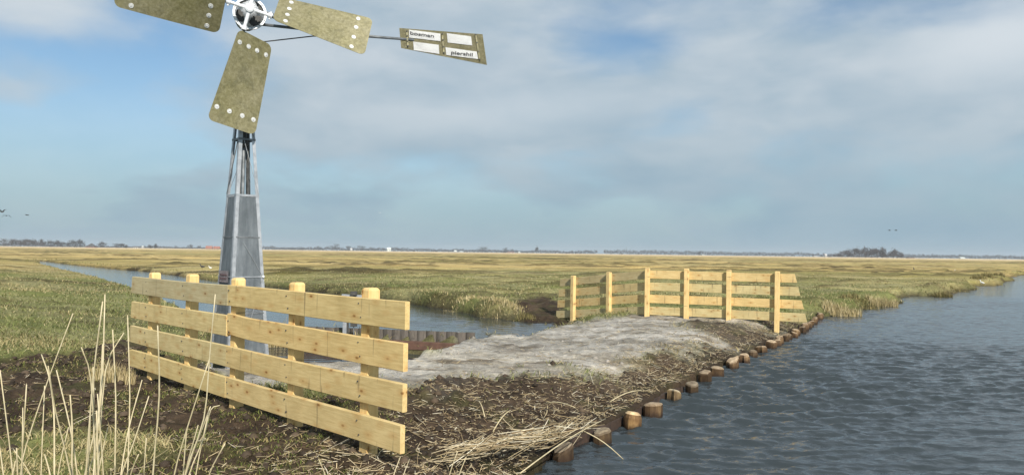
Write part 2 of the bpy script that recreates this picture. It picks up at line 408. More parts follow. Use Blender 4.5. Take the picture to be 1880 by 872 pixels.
# ------------------------------------------------------------------ ground sheet
def persp_grid(y0, y1, ny, umin, umax, nu, off):
    Y = np.geomspace(y0 + off, y1 + off, ny) - off
    u = np.linspace(umin, umax, nu)
    YY, UU = np.meshgrid(Y, u, indexing='ij')
    XX = UU * (YY + off)
    idx = np.arange(ny * nu).reshape(ny, nu)
    F4 = np.stack([idx[:-1, :-1], idx[:-1, 1:], idx[1:, 1:], idx[1:, :-1]], -1).reshape(-1, 4)
    return XX.ravel(), YY.ravel(), F4
def mixa(a, b, t): return a * (1 - t[:, None]) + b * t[:, None]
gx, gy, gf = persp_grid(1.2, 5200, 800, -1.15, 1.15, 560, 1.5)
h, mud, grav, meadow, greip, wet, sr, sp = land(gx, gy); rush = land.rush
C = lambda *c: np.array(c)[None, :]
t1 = np.clip(0.5 + 1.3 * fbm(gx * 0.35, gy * 0.6, 4, 201), 0, 1)
col = mixa(C(0.150, 0.165, 0.056), C(0.255, 0.24, 0.115), t1)                     # grass ground
dryf = sstep(40, 78, gy + 22 * fbm(gx * 0.05, gy * 0.12, 4, 211) + 0.10 * np.abs(gx))
t2 = np.clip(0.5 + 1.4 * fbm(gx * 0.02, gy * 0.08, 5, 221), 0, 1)
col = mixa(col, mixa(C(0.36, 0.285, 0.115), C(0.52, 0.385, 0.165), t2), dryf)
olive = np.clip(2.4 * fbm(gx * 0.012, gy * 0.06, 5, 225) - 0.10, 0, 1) * (1 - sstep(250, 500, gy))
st1 = fbm(gx * 0.035, gy * 0.16, 6, 226); st2 = fbm(gx * 0.14, gy * 0.6, 5, 227)
streak = np.clip(np.clip(st1 * 4.0 - 1.1, 0, 1) * 0.5 * sstep(12, 24, gy) * (1 - sstep(300, 450, gy)) * meadow + rush, 0, 1)
pale = np.clip(-st1 * 2.6 - 0.35, 0, 1) * sstep(25, 60, gy)
col = mixa(col, C(0.22, 0.21, 0.075), olive * dryf * 0.8)
col = mixa(col, C(0.56, 0.46, 0.24), pale * 0.55)
col = mixa(col, C(0.085, 0.068, 0.030), streak * 0.85)
reedf = sstep(520, 640, gy + 120 * fbm(gx * 0.004, gy * 0.01, 3, 231))
col = mixa(col, C(0.66, 0.52, 0.33), reedf * 0.95)
col = mixa(col, C(0.045, 0.032, 0.020), np.clip(greip * 0.95 + 0.0, 0, 1))
moss = np.clip(fbm(gx * 2.4, gy * 2.4, 4, 241) * 2.4 - 0.10, 0, 1)
mcol = mixa(C(0.042, 0.030, 0.021), C(0.088, 0.062, 0.042), np.clip(0.5 + 1.5 * fbm(gx * 3, gy * 3, 3, 251), 0, 1))
mcol = mixa(mcol, C(0.085, 0.10, 0.028), moss * 0.35)
col = mixa(col, mcol, mud)
gcol = mixa(C(0.30, 0.275, 0.235), C(0.50, 0.47, 0.425), np.clip(0.55 + 1.6 * fbm(gx * 1.5, gy * 3.0, 5, 261), 0, 1))
gdark = np.clip(np.clip(fbm(gx * 1.1, gy * 2.6, 5, 263) * 3.0 - 0.45, 0, 1) + np.clip(fbm(gx * 4.0, gy * 9.0, 4, 264) * 3.2 - 0.75, 0, 1) * 0.8, 0, 1)
gcol = mixa(gcol, C(0.13, 0.105, 0.075), gdark * 0.8)
col = mixa(col, gcol, grav)
col = mixa(col, C(0.035, 0.026, 0.018), np.clip(wet, 0, 1) * 0.85)
ground = np_mesh('ground', np.stack([gx, gy, h], 1), gf, M_GROUND, col, True); kind(ground, 'structure')

# ------------------------------------------------------------------ water sheet with real ripples
Yr = np.concatenate([np.geomspace(2.5, 6.9, 40)[:-1], np.geomspace(6.9, 62, 820)[:-1], np.geomspace(62, 5202, 150)]) - 1.5
ur = np.concatenate([np.linspace(-1.15, -0.06, 130)[:-1], np.linspace(-0.06, 0.80, 560)[:-1], np.linspace(0.80, 1.15, 40)])
YY, UU = np.meshgrid(Yr, ur, indexing='ij'); wx = (UU * (YY + 1.5)).ravel(); wy = YY.ravel()
idx = np.arange(len(wx)).reshape(YY.shape)
wf = np.stack([idx[:-1, :-1], idx[:-1, 1:], idx[1:, 1:], idx[1:, :-1]], -1).reshape(-1, 4)
wz = np.zeros(wx.shape)
spr = sdf(wx, wy, RIVER)
calm = np.where(spr < 1.0, 1.0, 0.22)
gust = 0.85 + 1.7 * fbm(wx * 0.10, wy * 0.16, 3, 301)
wr = np.random.default_rng(5)
for i in range(40):
    L = 0.13 * (3.9 ** wr.random()) ; th = math.radians(97 + wr.normal() * 27)
    k = 2 * math.pi / L; A = 0.0108 * L
    ph = k * (wx * math.cos(th) + wy * math.sin(th)) + wr.random() * 6.28 + 1.2 * fbm(wx * 0.5, wy * 0.5, 2, 310 + i)
    cell = 0.0027 * (wy + 1.5) + 0.0015 * (wy + 1.5)
    fade = 1 - sstep(0.18, 0.42, cell / L)
    wz += A * fade * (np.sin(ph) + 0.42 * np.sin(2 * ph) + 0.16 * np.sin(3 * ph) + 0.07 * np.sin(4 * ph))
wz = wz * calm * np.clip(gust, 0.35, 1.5)
keep = np.ones(len(wf), bool)
calmc = np.where(spr < 1.0, 1.0, 0.30)
water = np_mesh('water', np.stack([wx, wy, WZ + wz], 1), wf, M_WATER, np.repeat(calmc[:, None], 3, axis=1), True); kind(water, 'structure')

# ------------------------------------------------------------------ fences
def make_board(name, p, q, hgt, thick, parent, tint, rake0=0.0, rake1=0.0, sag=None):
    """board from p to q (centres of its ends); mesh local x runs along the board"""
    p = Vector([float(c) for c in p]); q = Vector([float(c) for c in q]); L = (q - p).length
    n = max(2, int(L / 0.12))
    bm = bmesh.new(); rings = []
    ch = 0.004
    prof = [(-thick/2 + ch, -hgt/2), (thick/2 - ch, -hgt/2), (thick/2, -hgt/2 + ch), (thick/2, hgt/2 - ch), (thick/2 - ch, hgt/2), (-thick/2 + ch, hgt/2), (-thick/2, hgt/2 - ch), (-thick/2, -hgt/2 + ch)]
    ph = random.random() * 6
    for i in range(n + 1):
        t = i / n; x = t * L
        dz = 0.004 * math.sin(ph + x * 1.7) + (sag(t) if sag else 0)
        dy = 0.004 * math.sin(ph * 2 + x * 1.3)
        ring = []
        for (y, z) in prof:
            xx = x
            if i == 0: xx -= rake0 * (-z)
            if i == n: xx += rake1 * (-z)
            ring.append(bm.verts.new((xx, y + dy, z + dz)))
        rings.append(ring)
    for a, b in zip(rings[:-1], rings[1:]):
        for k in range(8): bm.faces.new((a[k], a[(k + 1) % 8], b[(k + 1) % 8], b[k]))
    bm.faces.new(rings[0][::-1]); bm.faces.new(rings[-1])
    ob = from_bm(name, bm, M_BOARD, parent)
    M = frame(p, q - p); ob.matrix_local = Matrix.Translation(-parent.location) @ M if parent else M
    ob.color = (*tint, 1)
    return ob
def make_post(p, ang, w, z0, z1, parent, tint=(1, 1, 1), cap=0.022, lean=0.0):
    bm = bmesh.new()
    zs = [0, (z1 - z0) * 0.5, z1 - z0 - cap, z1 - z0 - cap * 0.45, z1 - z0 - cap * 0.12, z1 - z0]
    ws = [w, w, w, w * 0.90, w * 0.78, w * 0.62]
    rings = []
    for z, ww in zip(zs, ws):
        c = 0.006; a = ww / 2
        pts = [(-a, -a + c), (-a + c, -a), (a - c, -a), (a, -a + c), (a, a - c), (a - c, a), (-a + c, a), (-a, a - c)]
        rings.append([bm.verts.new((z, x, y)) for x, y in pts])      # local x = up, the grain
    for a, b in zip(rings[:-1], rings[1:]):
        for k in range(8): bm.faces.new((a[k], a[(k + 1) % 8], b[(k + 1) % 8], b[k]))
    bm.faces.new(rings[0][::-1]); bm.faces.new(rings[-1])
    ob = from_bm('post', bm, M_POST, parent)
    up = Vector((math.cos(ang) * lean, math.sin(ang) * lean, 1))
    M = frame((p[0], p[1], z0), up, (-math.sin(ang), math.cos(ang), 0))
    ob.matrix_local = Matrix.Translation(-parent.location) @ M
    ob.color = (*tint, 1); return ob

BH, BT, PITCHB = 0.203, 0.042, 0.2985
# near fence
A = np.array([*NEAR_A, 0]); B = np.array([*NEAR_B, 0]); fd = (B - A) / np.linalg.norm(B - A); FL = np.linalg.norm(B - A)
fn = np.array([fd[1], -fd[0], 0])      # towards the viewer
if np.dot(fn, -A) < 0: fn = -fn
def along(px):      # parameter along the near fence seen at pixel column px
    d = ray(px, 600); M2 = np.array([[fd[0], -d[0]], [fd[1], -d[1]]]); s = np.linalg.solve(M2, -A[:2]); return s[0]
nf = empty('pasture_fence', (*((A + B) / 2)[:2], 0), 'new yellow pine board fence beside the wind pump, four wide rails on five posts', 'fence', 'new plank fences at the dam ends')
sj = along(420)
pale = [(0.74, 0.82, 0.98), (0.96, 0.99, 0.98), (0.90, 0.95, 0.98), (0.95, 0.97, 0.92)]
warm = [(1.0, 0.99, 0.93), (1.04, 1.0, 0.92), (0.98, 0.97, 0.93), (1.0, 1.0, 0.98)]
for i in range(4):
    z = 1.142 - BH / 2 - i * PITCHB
    s0 = -0.02 - 0.02 * i
    def P(s, dz=0): return A + fd * s + np.array([0, 0, z + dz])
    sg = (lambda t: 0.0) if i != 1 else (lambda t: 0.022 * math.exp(-(t / 0.10) ** 2))
    e0 = 0.02 if i == 1 else 0.0
    make_board('board', P(s0), P(sj - 0.003, e0 * 0), BH, BT, nf, pale[i], 0.10, 0.0)
    make_board('board', P(sj + 0.003), P(FL + 0.012 * (2 - i)), BH, BT, nf, warm[i], 0.0, 0.0, sg)
PWD = 0.105
for k, (px, top) in enumerate([(283, 500), (352, 503), (437, 510), (545, 518), (680, 528)]):
    s = along(px - 1)
    c = A + fd * s - fn * (BT / 2 + PWD / 2 + 0.003)
    s2 = along(px); 
    # shift so that the post itself (set behind the boards) is seen at px
    d = ray(px, 600); off = -fn * (BT / 2 + PWD / 2 + 0.003)
    M2 = np.array([[fd[0], -d[0]], [fd[1], -d[1]]]); s = np.linalg.solve(M2, -(A + off)[:2])[0]
    c = A + fd * s + off
    ztop = aty(px, top, c[1])[2]
    make_post(c[:2], math.atan2(fd[1], fd[0]), PWD, -0.35, ztop, nf, (1.0, 0.99, 0.95), lean=random.uniform(-.006, .006))
bpy.context.view_layer.update()
for bd in [o for o in nf.children if o.name.startswith('board')]:
    for po in [o for o in nf.children if o.name.startswith('post')]:
        Mb = bd.matrix_local.inverted(); x = (Mb @ po.matrix_local.translation).x
        L_ = max(v.co.x for v in bd.data.vertices)
        if not (0.0 < x < L_): continue
        sy = 1 if (bd.matrix_local.to_3x3() @ Vector((0, 1, 0))).dot(Vector(fn.tolist())) > 0 else -1
        for zz_, xx_ in ((0.055, -0.012), (-0.05, 0.014)):
            bm = bmesh.new(); add_tube(bm, [(x + xx_ + random.uniform(-.01, .01), sy * (BT / 2 - 0.002), zz_), (x + xx_, sy * (BT / 2 + 0.007), zz_)], 0.0055, 8)
            nl = from_bm('nail', bm, M_DARKIN, bd)
# far fence
Rr = aty(1472, 545, 17.6); Bn = aty(1189, 536, 19.1); Lf = aty(1026, 548, 21.4)
ff = empty('pasture_fence', (Bn[0], Bn[1], -0.1), 'pine board fence across the dam end, bent at its third post, dipping to the pond', 'fence', 'new plank fences at the dam ends')
topR, topB, topL = aty(1462, 503.5, 17.6)[2], aty(1189, 496.5, 19.1)[2], aty(1031, 512, 21.4)[2]
dR = (Rr - Bn)[:2] / np.linalg.norm((Rr - Bn)[:2]); dL = (Lf - Bn)[:2] / np.linalg.norm((Lf - Bn)[:2])
ft = [[(0.78, 0.84, 0.95), (0.86, 0.88, 0.9), (0.92, 0.91, 0.88), (0.78, 0.86, 0.98)], [(0.94, 0.93, 0.9), (0.82, 0.9, 0.96), (0.97, 0.94, 0.88), (0.8, 0.87, 0.93)]]
for i in range(4):
    o = BH / 2 + i * PITCHB
    lenR = np.linalg.norm((Rr - Bn)[:2]) - 0.13 + 0.075 * i
    lenL = np.linalg.norm((Lf - Bn)[:2]) - 0.06 + 0.045 * i
    make_board('board', (*(Bn[:2] + dL * lenL), topL - o), (*Bn[:2], topB - o), BH, BT, ff, ft[0][i], 0.15, 0.0)
    make_board('board', (*Bn[:2], topB - o), (*(Bn[:2] + dR * lenR), topR - o + 0.004), BH, BT, ff, ft[1][i], 0.0, 0.25)
for px, top, side in [(1052, 506, 0), (1118, 499.5, 0), (1188, 492, 1), (1260, 493, 1), (1338, 495, 1), (1426, 498, 1)]:
    dd = dL if side == 0 else dR
    nn = np.array([dd[1], -dd[0]]); nn = nn if np.dot(nn, -Bn[:2]) > 0 else -nn
    off = nn * (BT / 2 + 0.06)
    d = ray(px, 545); M2 = np.array([[dd[0], -d[0]], [dd[1], -d[1]]]); s = np.linalg.solve(M2, -(Bn[:2] + off))[0]
    c = Bn[:2] + dd * s + off
    make_post(c, math.atan2(dd[1], dd[0]), 0.11, -0.75, aty(px, top, c[1])[2], ff, (1.0, 1.0, 1.0), cap=0.012, lean=random.uniform(-.01, .01))

# ------------------------------------------------------------------ wind pump
yaw = 0.322
rt = np.array([math.cos(yaw), math.sin(yaw), 0]); rn = np.array([math.sin(yaw), -math.cos(yaw), 0]); ez = np.array([0, 0, 1.0])
HUB = aty(458.3, 16.7, 10.2)
ax = HUB - rn * 0.46
TX, TY = -3.765, 10.63
wp = empty('wind_pump', (TX, TY, 0), 'small grey steel wind pump with four khaki blades standing over a timber-lined pit', 'windmill')
def W(ob): ob.matrix_parent_inverse = Matrix.Translation(-wp.location); return ob
TA = math.radians(23.5) + math.atan2(3.7, 10.63) * 0 
# square tower: right face looks to the viewer, turned so that the left face shows narrower
vdir = np.array([TX, TY]) / math.hypot(TX, TY); vr = np.array([vdir[1], -vdir[0]])   # view direction, view-right
fa = TA
faceR = math.cos(fa) * vr + math.sin(fa) * vdir     # along the wide face, going away to the right
faceL = -math.sin(fa) * vr + math.cos(fa) * vdir    # along the narrow face, going away to the left
def side(z): return max(0.075, 0.585 - 0.118 * z)
def corner(i, j, z, out=0.0):
    s = side(z) / 2 + out
    p = np.array([TX, TY]) + faceR * (i * s) + faceL * (j * s); return np.array([p[0], p[1], z])
ZT = 4.28
for (i, j) in ((-1, -1), (1, -1), (-1, 1), (1, 1)):
    bm = bmesh.new(); p = corner(i, j, -0.62); q = corner(i, j, ZT)
    # angle iron: two flats
    a = np.array([*(faceR * -i), 0]); b_ = np.array([*(faceL * -j), 0])
    add_bar(bm, p + a * 0.023, q + a * 0.023, 0.046, 0.005, tuple(b_))
    add_bar(bm, p + b_ * 0.0255, q + b_ * 0.0255, 0.046, 0.005, tuple(a))
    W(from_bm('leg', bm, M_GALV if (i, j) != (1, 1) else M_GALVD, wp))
ZC = 2.22
faces = [((-1, -1), (1, -1)), ((-1, -1), (-1, 1)), ((1, -1), (1, 1)), ((-1, 1), (1, 1))]
for (c0, c1) in faces:
    bm = bmesh.new(); rows = []
    for z in np.linspace(0.05, ZC, 9):
        p = corner(*c0, z, -0.004); q = corner(*c1, z, -0.004)
        rows.append([bm.verts.new(Vector((p * (1 - t) + q * t).tolist())) for t in np.linspace(0.06, 0.94, 5)])
    for r1, r2 in zip(rows[:-1], rows[1:]):
        for k in range(4): bm.faces.new((r1[k], r1[k + 1], r2[k + 1], r2[k]))
    r = bmesh.ops.solidify(bm, geom=bm.faces[:], thickness=0.003)
    W(from_bm('cladding_panel', bm, M_CLAD, wp))
# girts and braces
for z in (ZC + 0.02, 1.12, 3.02, 3.7):
    bm = bmesh.new()
    for (c0, c1) in faces:
        add_bar(bm, corner(*c0, z, 0.004), corner(*c1, z, 0.004), 0.004, 0.028 if z != 1.12 else 0.018)
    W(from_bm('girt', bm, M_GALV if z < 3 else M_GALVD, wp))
for (c0, c1, z0, z1) in [((1, -1), (-1, -1), 2.26, 2.98), ((-1, -1), (1, -1), 0.35, 1.10)]:
    pass
def brace(c0, z0, t0, c1, z1, t1, m=M_GALV, out=0.012, w=0.014):
    p = corner(*c0, z0, out) * (1 - t0) + corner(*c1, z0, out) * t0
    q = corner(*c0, z1, out) * (1 - t1) + corner(*c1, z1, out) * t1
    bm = bmesh.new(); add_bar(bm, p, q, w, 0.004, tuple(q - p + np.array([0.1, 0.2, 0.0])) if False else (0, 0, 1)); W(from_bm('brace', bm, m, wp))
Lc, Rc = (-1, -1), (1, -1)
brace(Lc, 3.0, 0.30, Rc, 2.26, 0.95)
brace(Lc, 1.58, 0.35, Rc, 1.13, 0.93, M_GALV, 0.010, 0.010)
brace(Lc, 1.10, 0.93, Rc, 0.35, 0.45, M_GALV, 0.010, 0.010)
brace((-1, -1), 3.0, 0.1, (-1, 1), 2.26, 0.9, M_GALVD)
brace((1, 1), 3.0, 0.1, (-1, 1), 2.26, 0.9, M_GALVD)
brace((-1, -1), 3.68, 0.1, (1, -1), 3.04, 0.9, M_GALV)
bm = bmesh.new(); p = corner(*Rc, 1.12, 0.018) * 0.93 + corner(*Lc, 1.12, 0.018) * 0.07
bmesh.ops.create_icosphere(bm, subdivisions=2, radius=0.020, matrix=Matrix.Translation(Vector(p.tolist()))); W(from_bm('clamp', bm, M_BRIGHT, wp, True))
# drive shaft and coupling
bm = bmesh.new(); add_tube(bm, [(TX, TY, -0.6), (TX, TY, ZT + .1)], 0.022, 10); W(from_bm('drive_shaft', bm, M_GALVD, wp, True))
bm = bmesh.new(); add_tube(bm, [(TX, TY, 2.92), (TX, TY, 2.95), (TX, TY, 3.02), (TX, TY, 3.06), (TX, TY, 3.14)], [0.05, 0.065, 0.06, 0.035, 0.03], 14); W(from_bm('coupling', bm, M_DARKIN, wp, True))
bm = bmesh.new(); add_tube(bm, [(TX, TY, 3.18), (TX, TY, 3.21), (TX, TY, 3.30), (TX, TY, 3.33)], [0.04, 0.055, 0.055, 0.04], 14); W(from_bm('bearing', bm, M_DARKIN, wp, True))
for ox, oy in ((0.07, 0.02), (-0.06, 0.04)):
    bm = bmesh.new(); add_tube(bm, [(TX + ox, TY + oy, 0.0), (TX + ox * 0.7, TY + oy, ZT)], 0.011, 8); W(from_bm('pump_rod', bm, M_DARKIN, wp, True))
for (c0, c1) in faces[:2]:
    for z in (0.62, 1.66):
        bm = bmesh.new(); p = corner(*c0, z, 0.0015); q = corner(*c1, z, 0.0015); add_bar(bm, p * .93 + q * .07, p * .07 + q * .93, 0.003, 0.022); W(from_bm('seam', bm, M_GALVD, wp))
# notice on the narrow side
bm = bmesh.new()
def onL(t, z, out): return corner(-1, -1, z, out) * (1 - t) + corner(-1, 1, z, out) * t
nz = lambda t, z: onL(t, z, 0.012)
vs = [bm.verts.new(Vector(nz(t, z).tolist())) for t, z in ((0.22, 1.04), (0.88, 1.04), (0.88, 1.20), (0.22, 1.20))]
bm.faces.new(vs); bmesh.ops.solidify(bm, geom=bm.faces[:], thickness=0.003)
notice = W(from_bm('notice', bm, M_PINK, wp))
for z in (1.145, 1.095):
    bm = bmesh.new(); vs = [bm.verts.new(Vector(onL(t, zz, 0.0172).tolist())) for t, zz in ((0.32, z - .012), (0.78, z - .012), (0.78, z + .012), (0.32, z + .012))]
    bm.faces.new(vs); bmesh.ops.solidify(bm, geom=bm.faces[:], thickness=0.001)
    from_bm('print', bm, M_PINKD, notice)
# concrete footing in the pit
bm = bmesh.new(); add_box(bm, (0.95, 0.95, 0.4), frame((TX, TY, -0.68), (*faceR, 0)), 0.02); W(from_bm('footing', bm, M_CONC, wp))
# head
bm = bmesh.new()
add_tube(bm, [(TX, TY, ZT - 0.02), (TX, TY, ZT + 0.02), (TX, TY, ZT + 0.03), (TX, TY, 4.50)], [0.11, 0.11, 0.075, 0.07], 18)
hc = np.array([TX, TY, HUB[2]])
add_tube(bm, [hc - rn * 0.16, hc - rn * 0.12, hc + rn * 0.14, hc + rn * 0.2], [0.10, 0.15, 0.15, 0.10], 20)
W(from_bm('gearbox', bm, M_GALVD, wp, False))
# hub: a dome with four openings, flange ring, nut
e1, e2 = rt, ez
def rp(r, a, n): return HUB + (math.sin(a) * e1 - math.cos(a) * e2) * r + rn * n
A0 = -0.235
bm = bmesh.new(); NT, NS = 96, 14; grid = []
for s in range(NS):
    u = s / (NS - 1)
    r = 0.058 + (0.195 - 0.058) * (u ** 0.75); n = 0.02 - 0.235 * (u ** 1.5)
    grid.append([bm.verts.new(Vector(rp(r, A0 + 2 * math.pi * t / NT, n).tolist())) for t in range(NT)])
for s in range(NS - 1):
    for t in range(NT):
        ang = ((t + 0.5) / NT * 4) % 1.0 - 0.5
        u = (s + 0.5) / (NS - 1)
        if ((ang) / 0.36) ** 2 + ((u - 0.60) / 0.34) ** 2 < 1: continue
        bm.faces.new((grid[s][t], grid[s][(t + 1) % NT], grid[s + 1][(t + 1) % NT], grid[s + 1][t]))
bmesh.ops.solidify(bm, geom=bm.faces[:], thickness=0.008)
hub = W(from_bm('hub', bm, M_BRIGHT, wp, False))
def subp(ob, par): ob.parent = par; return ob
bm = bmesh.new()
prof = [(0.185, -0.205), (0.222, -0.205), (0.222, -0.235), (0.185, -0.235)]
rings = [[bm.verts.new(Vector(rp(r, 2 * math.pi * t / 48, n).tolist())) for t in range(48)] for r, n in prof]
for k in range(4):
    for t in range(48): bm.faces.new((rings[k][t], rings[k][(t + 1) % 48], rings[(k + 1) % 4][(t + 1) % 48], rings[(k + 1) % 4][t]))
subp(from_bm('flange', bm, M_BRIGHT, None), hub)
bm = bmesh.new(); add_tube(bm, [HUB - rn * 0.232, HUB - rn * 0.215], [0.19, 0.19], 40); subp(from_bm('back_plate', bm, M_DARKIN, None), hub)
bm = bmesh.new(); add_tube(bm, [HUB - rn * 0.23, HUB + rn * 0.02, HUB + rn * 0.045, HUB + rn * 0.055], [0.05, 0.062, 0.055, 0.03], 24); subp(from_bm('cap', bm, M_BRIGHT, None, False), hub)
for k in range(12):
    a = 2 * math.pi * (k + .3) / 12; bm = bmesh.new(); add_tube(bm, [rp(0.206, a, -0.206), rp(0.206, a, -0.194)], 0.0075, 6); subp(from_bm('bolt', bm, M_GALVD, None), hub)
# blades
PB = dict(a0=-0.235, beta=-0.644, tw=0.296, r0=0.314, r1=1.606, a=-0.072, b=0.479, c=-0.139, d=0.517)
def blade_pt(ang, r, cc, n=0.0):
    u = (r - PB['r0']) / (PB['r1'] - PB['r0']); be = PB['beta'] + PB['tw'] * u
    rad = math.sin(ang) * rt - math.cos(ang) * ez; tan = math.cos(ang) * rt + math.sin(ang) * ez
    ch = math.cos(be) * tan + math.sin(be) * rn; nr = math.cos(be) * rn - math.sin(be) * tan
    return HUB + r * rad + cc * ch + n * nr
def make_blade(ang):
    r0, r1 = PB['r0'], PB['r1']; rho = 0.085; bm = bmesh.new()
    rs = sorted(set([r0 + rho * (1 - math.cos(t)) for t in np.linspace(0, math.pi / 2, 7)] + list(np.linspace(r0 + rho, r1 - rho, 14)) + [r1 - rho * (1 - math.cos(t)) for t in np.linspace(0, math.pi / 2, 7)]))
    lay = []
    for nn in (0.0022, -0.0022):
        rows = []
        for r in rs:
            u = (r - r0) / (r1 - r0); lo = PB['a'] * (1 - u) + PB['c'] * u; hi = PB['b'] * (1 - u) + PB['d'] * u
            dd = min(r - r0, r1 - r); ins = rho - math.sqrt(max(0, rho * rho - max(0, rho - dd) ** 2)); lo += ins; hi -= ins
            rows.append([bm.verts.new(Vector(blade_pt(ang, r, lo + (hi - lo) * v, nn + 0.01 * math.sin(v * 3.14) * 0).tolist())) for v in np.linspace(0, 1, 9)])
        lay.append(rows)
    for L_, flip in ((lay[0], 0), (lay[1], 1)):
        for q1, q2 in zip(L_[:-1], L_[1:]):
            for k in range(8):
                f = (q1[k], q1[k + 1], q2[k + 1], q2[k]); bm.faces.new(f[::-1] if flip else f)
    T, Bt = lay
    rimT = T[0] + [r[-1] for r in T[1:]] + T[-1][-2::-1] + [r[0] for r in T[-2:0:-1]]
    rimB = Bt[0] + [r[-1] for r in Bt[1:]] + Bt[-1][-2::-1] + [r[0] for r in Bt[-2:0:-1]]
    for k in range(len(rimT)):
        bm.faces.new((rimT[k], rimB[k], rimB[(k + 1) % len(rimT)], rimT[(k + 1) % len(rimT)]))
    bl = W(from_bm('rotor_blade', bm, M_BLADE, wp))
    for r, vv in ((r0 + 0.165, (0.13, 0.38, 0.62, 0.88)), (r1 - 0.20, (0.10, 0.37, 0.65, 0.90))):
        u = (r - r0) / (r1 - r0); lo = PB['a'] * (1 - u) + PB['c'] * u; hi = PB['b'] * (1 - u) + PB['d'] * u
        for v in vv:
            cc = lo + (hi - lo) * v; bm = bmesh.new()
            add_tube(bm, [blade_pt(ang, r, cc, 0.001), blade_pt(ang, r, cc, 0.007)], [0.033, 0.030], 16)
            add_tube(bm, [blade_pt(ang, r, cc, 0.006), blade_pt(ang, r, cc, 0.014)], [0.012, 0.010], 6)
            subp(from_bm('washer', bm, M_WASH, None), bl)
        bm = bmesh.new(); add_bar(bm, blade_pt(ang, r, lo + 0.03, -0.014), blade_pt(ang, r, hi - 0.03, -0.014), 0.03, 0.02, tuple(blade_pt(ang, r, 0, 1) - blade_pt(ang, r, 0, 0)))
        subp(from_bm('batten', bm, M_GALVD, None), bl)
    # arm behind the blade and clamp in front of the hub
    bm = bmesh.new(); rad = math.sin(ang) * rt - math.cos(ang) * ez
    add_tube(bm, [HUB + rad * 0.05, HUB + rad * 0.26], [0.026, 0.022], 12)
    add_tube(bm, [HUB + rad * 0.245, HUB + rad * 0.30], [0.036, 0.036], 12)
    tan = math.cos(ang) * rt + math.sin(ang) * ez
    for sg in (-1, 1): add_tube(bm, [HUB + rad * 0.272 + tan * 0.03 * sg, HUB + rad * 0.272 + tan * 0.055 * sg], 0.012, 6)
    subp(from_bm('arm', bm, M_BRIGHT, None, False), bl)
    bm = bmesh.new(); add_tube(bm, [HUB + rad * 0.30 - rn * 0.03, HUB + rad * 1.45 - rn * 0.06], 0.018, 10); subp(from_bm('spar', bm, M_GALVD, None, True), bl)
for k in range(4): make_blade(A0 + k * math.pi / 2)
# side vane on its arm
psi = 0.36
vd = np.array([math.cos(psi), math.sin(psi), 0]); vn = np.array([math.sin(psi), -math.cos(psi), 0])
V0 = aty(490, 46, 10.42)
def vp(x, y, out=0.0): return onplane(x, y, V0, vn) + vn * out
bm = bmesh.new()
add_tube(bm, [aty(466, 44, 10.5), vp(680, 67.5), vp(760, 74)], [0.021, 0.021, 0.019], 12)
W(from_bm('vane_arm', bm, M_GALVD, wp, True))
for p, q, r in ((aty(478, 78, 10.5), vp(575, 67), 0.0085), (vp(575, 67), vp(700, 69), 0.0085), (aty(478, 20, 10.5), vp(560, 40), 0.010), (vp(560, 40), vp(650, 64), 0.010)):
    bm = bmesh.new(); add_tube(bm, [p, q], r, 8); W(from_bm('stay', bm, M_DARKIN if r < .009 else M_GALV, wp, True))
bm = bmesh.new(); quad = [(733, 52), (886, 63.5), (894, 120), (736.5, 89)]
vs = [bm.verts.new(Vector(vp(x, y, 0).tolist())) for x, y in quad]; bm.faces.new(vs)
bmesh.ops.solidify(bm, geom=bm.faces[:], thickness=0.005)
vane = W(from_bm('side_vane', bm, M_BLADE, wp))
def plate(px, name='name_plate', out=0.011, mat=M_WHITE):
    bm = bmesh.new(); vs = [bm.verts.new(Vector(vp(x, y, out).tolist())) for x, y in px]; bm.faces.new(vs)
    bmesh.ops.solidify(bm, geom=bm.faces[:], thickness=0.004); return subp(from_bm(name, bm, mat, None), vane)
# pixel corners from the 1841x872 enlargement of (720,40)-(910,130): scale 9.69
Z = lambda X, Y: (720 + X / 9.69, 40 + Y / 9.69)
plate([Z(295, 150), Z(855, 220), Z(855, 355), Z(300, 290)])
plate([Z(968, 212), Z(1400, 270), Z(1420, 430), Z(985, 378)], 'blank_plate')
plate([Z(370, 362), Z(825, 420), Z(835, 582), Z(383, 515)], 'blank_plate')
plate([Z(945, 462), Z(1500, 540), Z(1525, 672), Z(958, 600)])
for x0, y0, x1, y1 in [(255, 180, 275, 440), (885, 230, 915, 560), (1480, 240, 1550, 680)]:
    bm = bmesh.new(); add_bar(bm, vp(*Z(x0, y0), 0.012), vp(*Z(x1, y1), 0.012), 0.022, 0.012, tuple(vn)); subp(from_bm('strap', bm, M_BLADE, None), vane)
    for t in (0.0, 0.32, 0.68, 1.0):
        bm = bmesh.new(); c = vp(*Z(x0 + (x1 - x0) * t, y0 + (y1 - y0) * t), 0.014); add_tube(bm, [c, c + vn * 0.014], 0.011, 8); subp(from_bm('bolt', bm, M_DARKIN, None), vane)
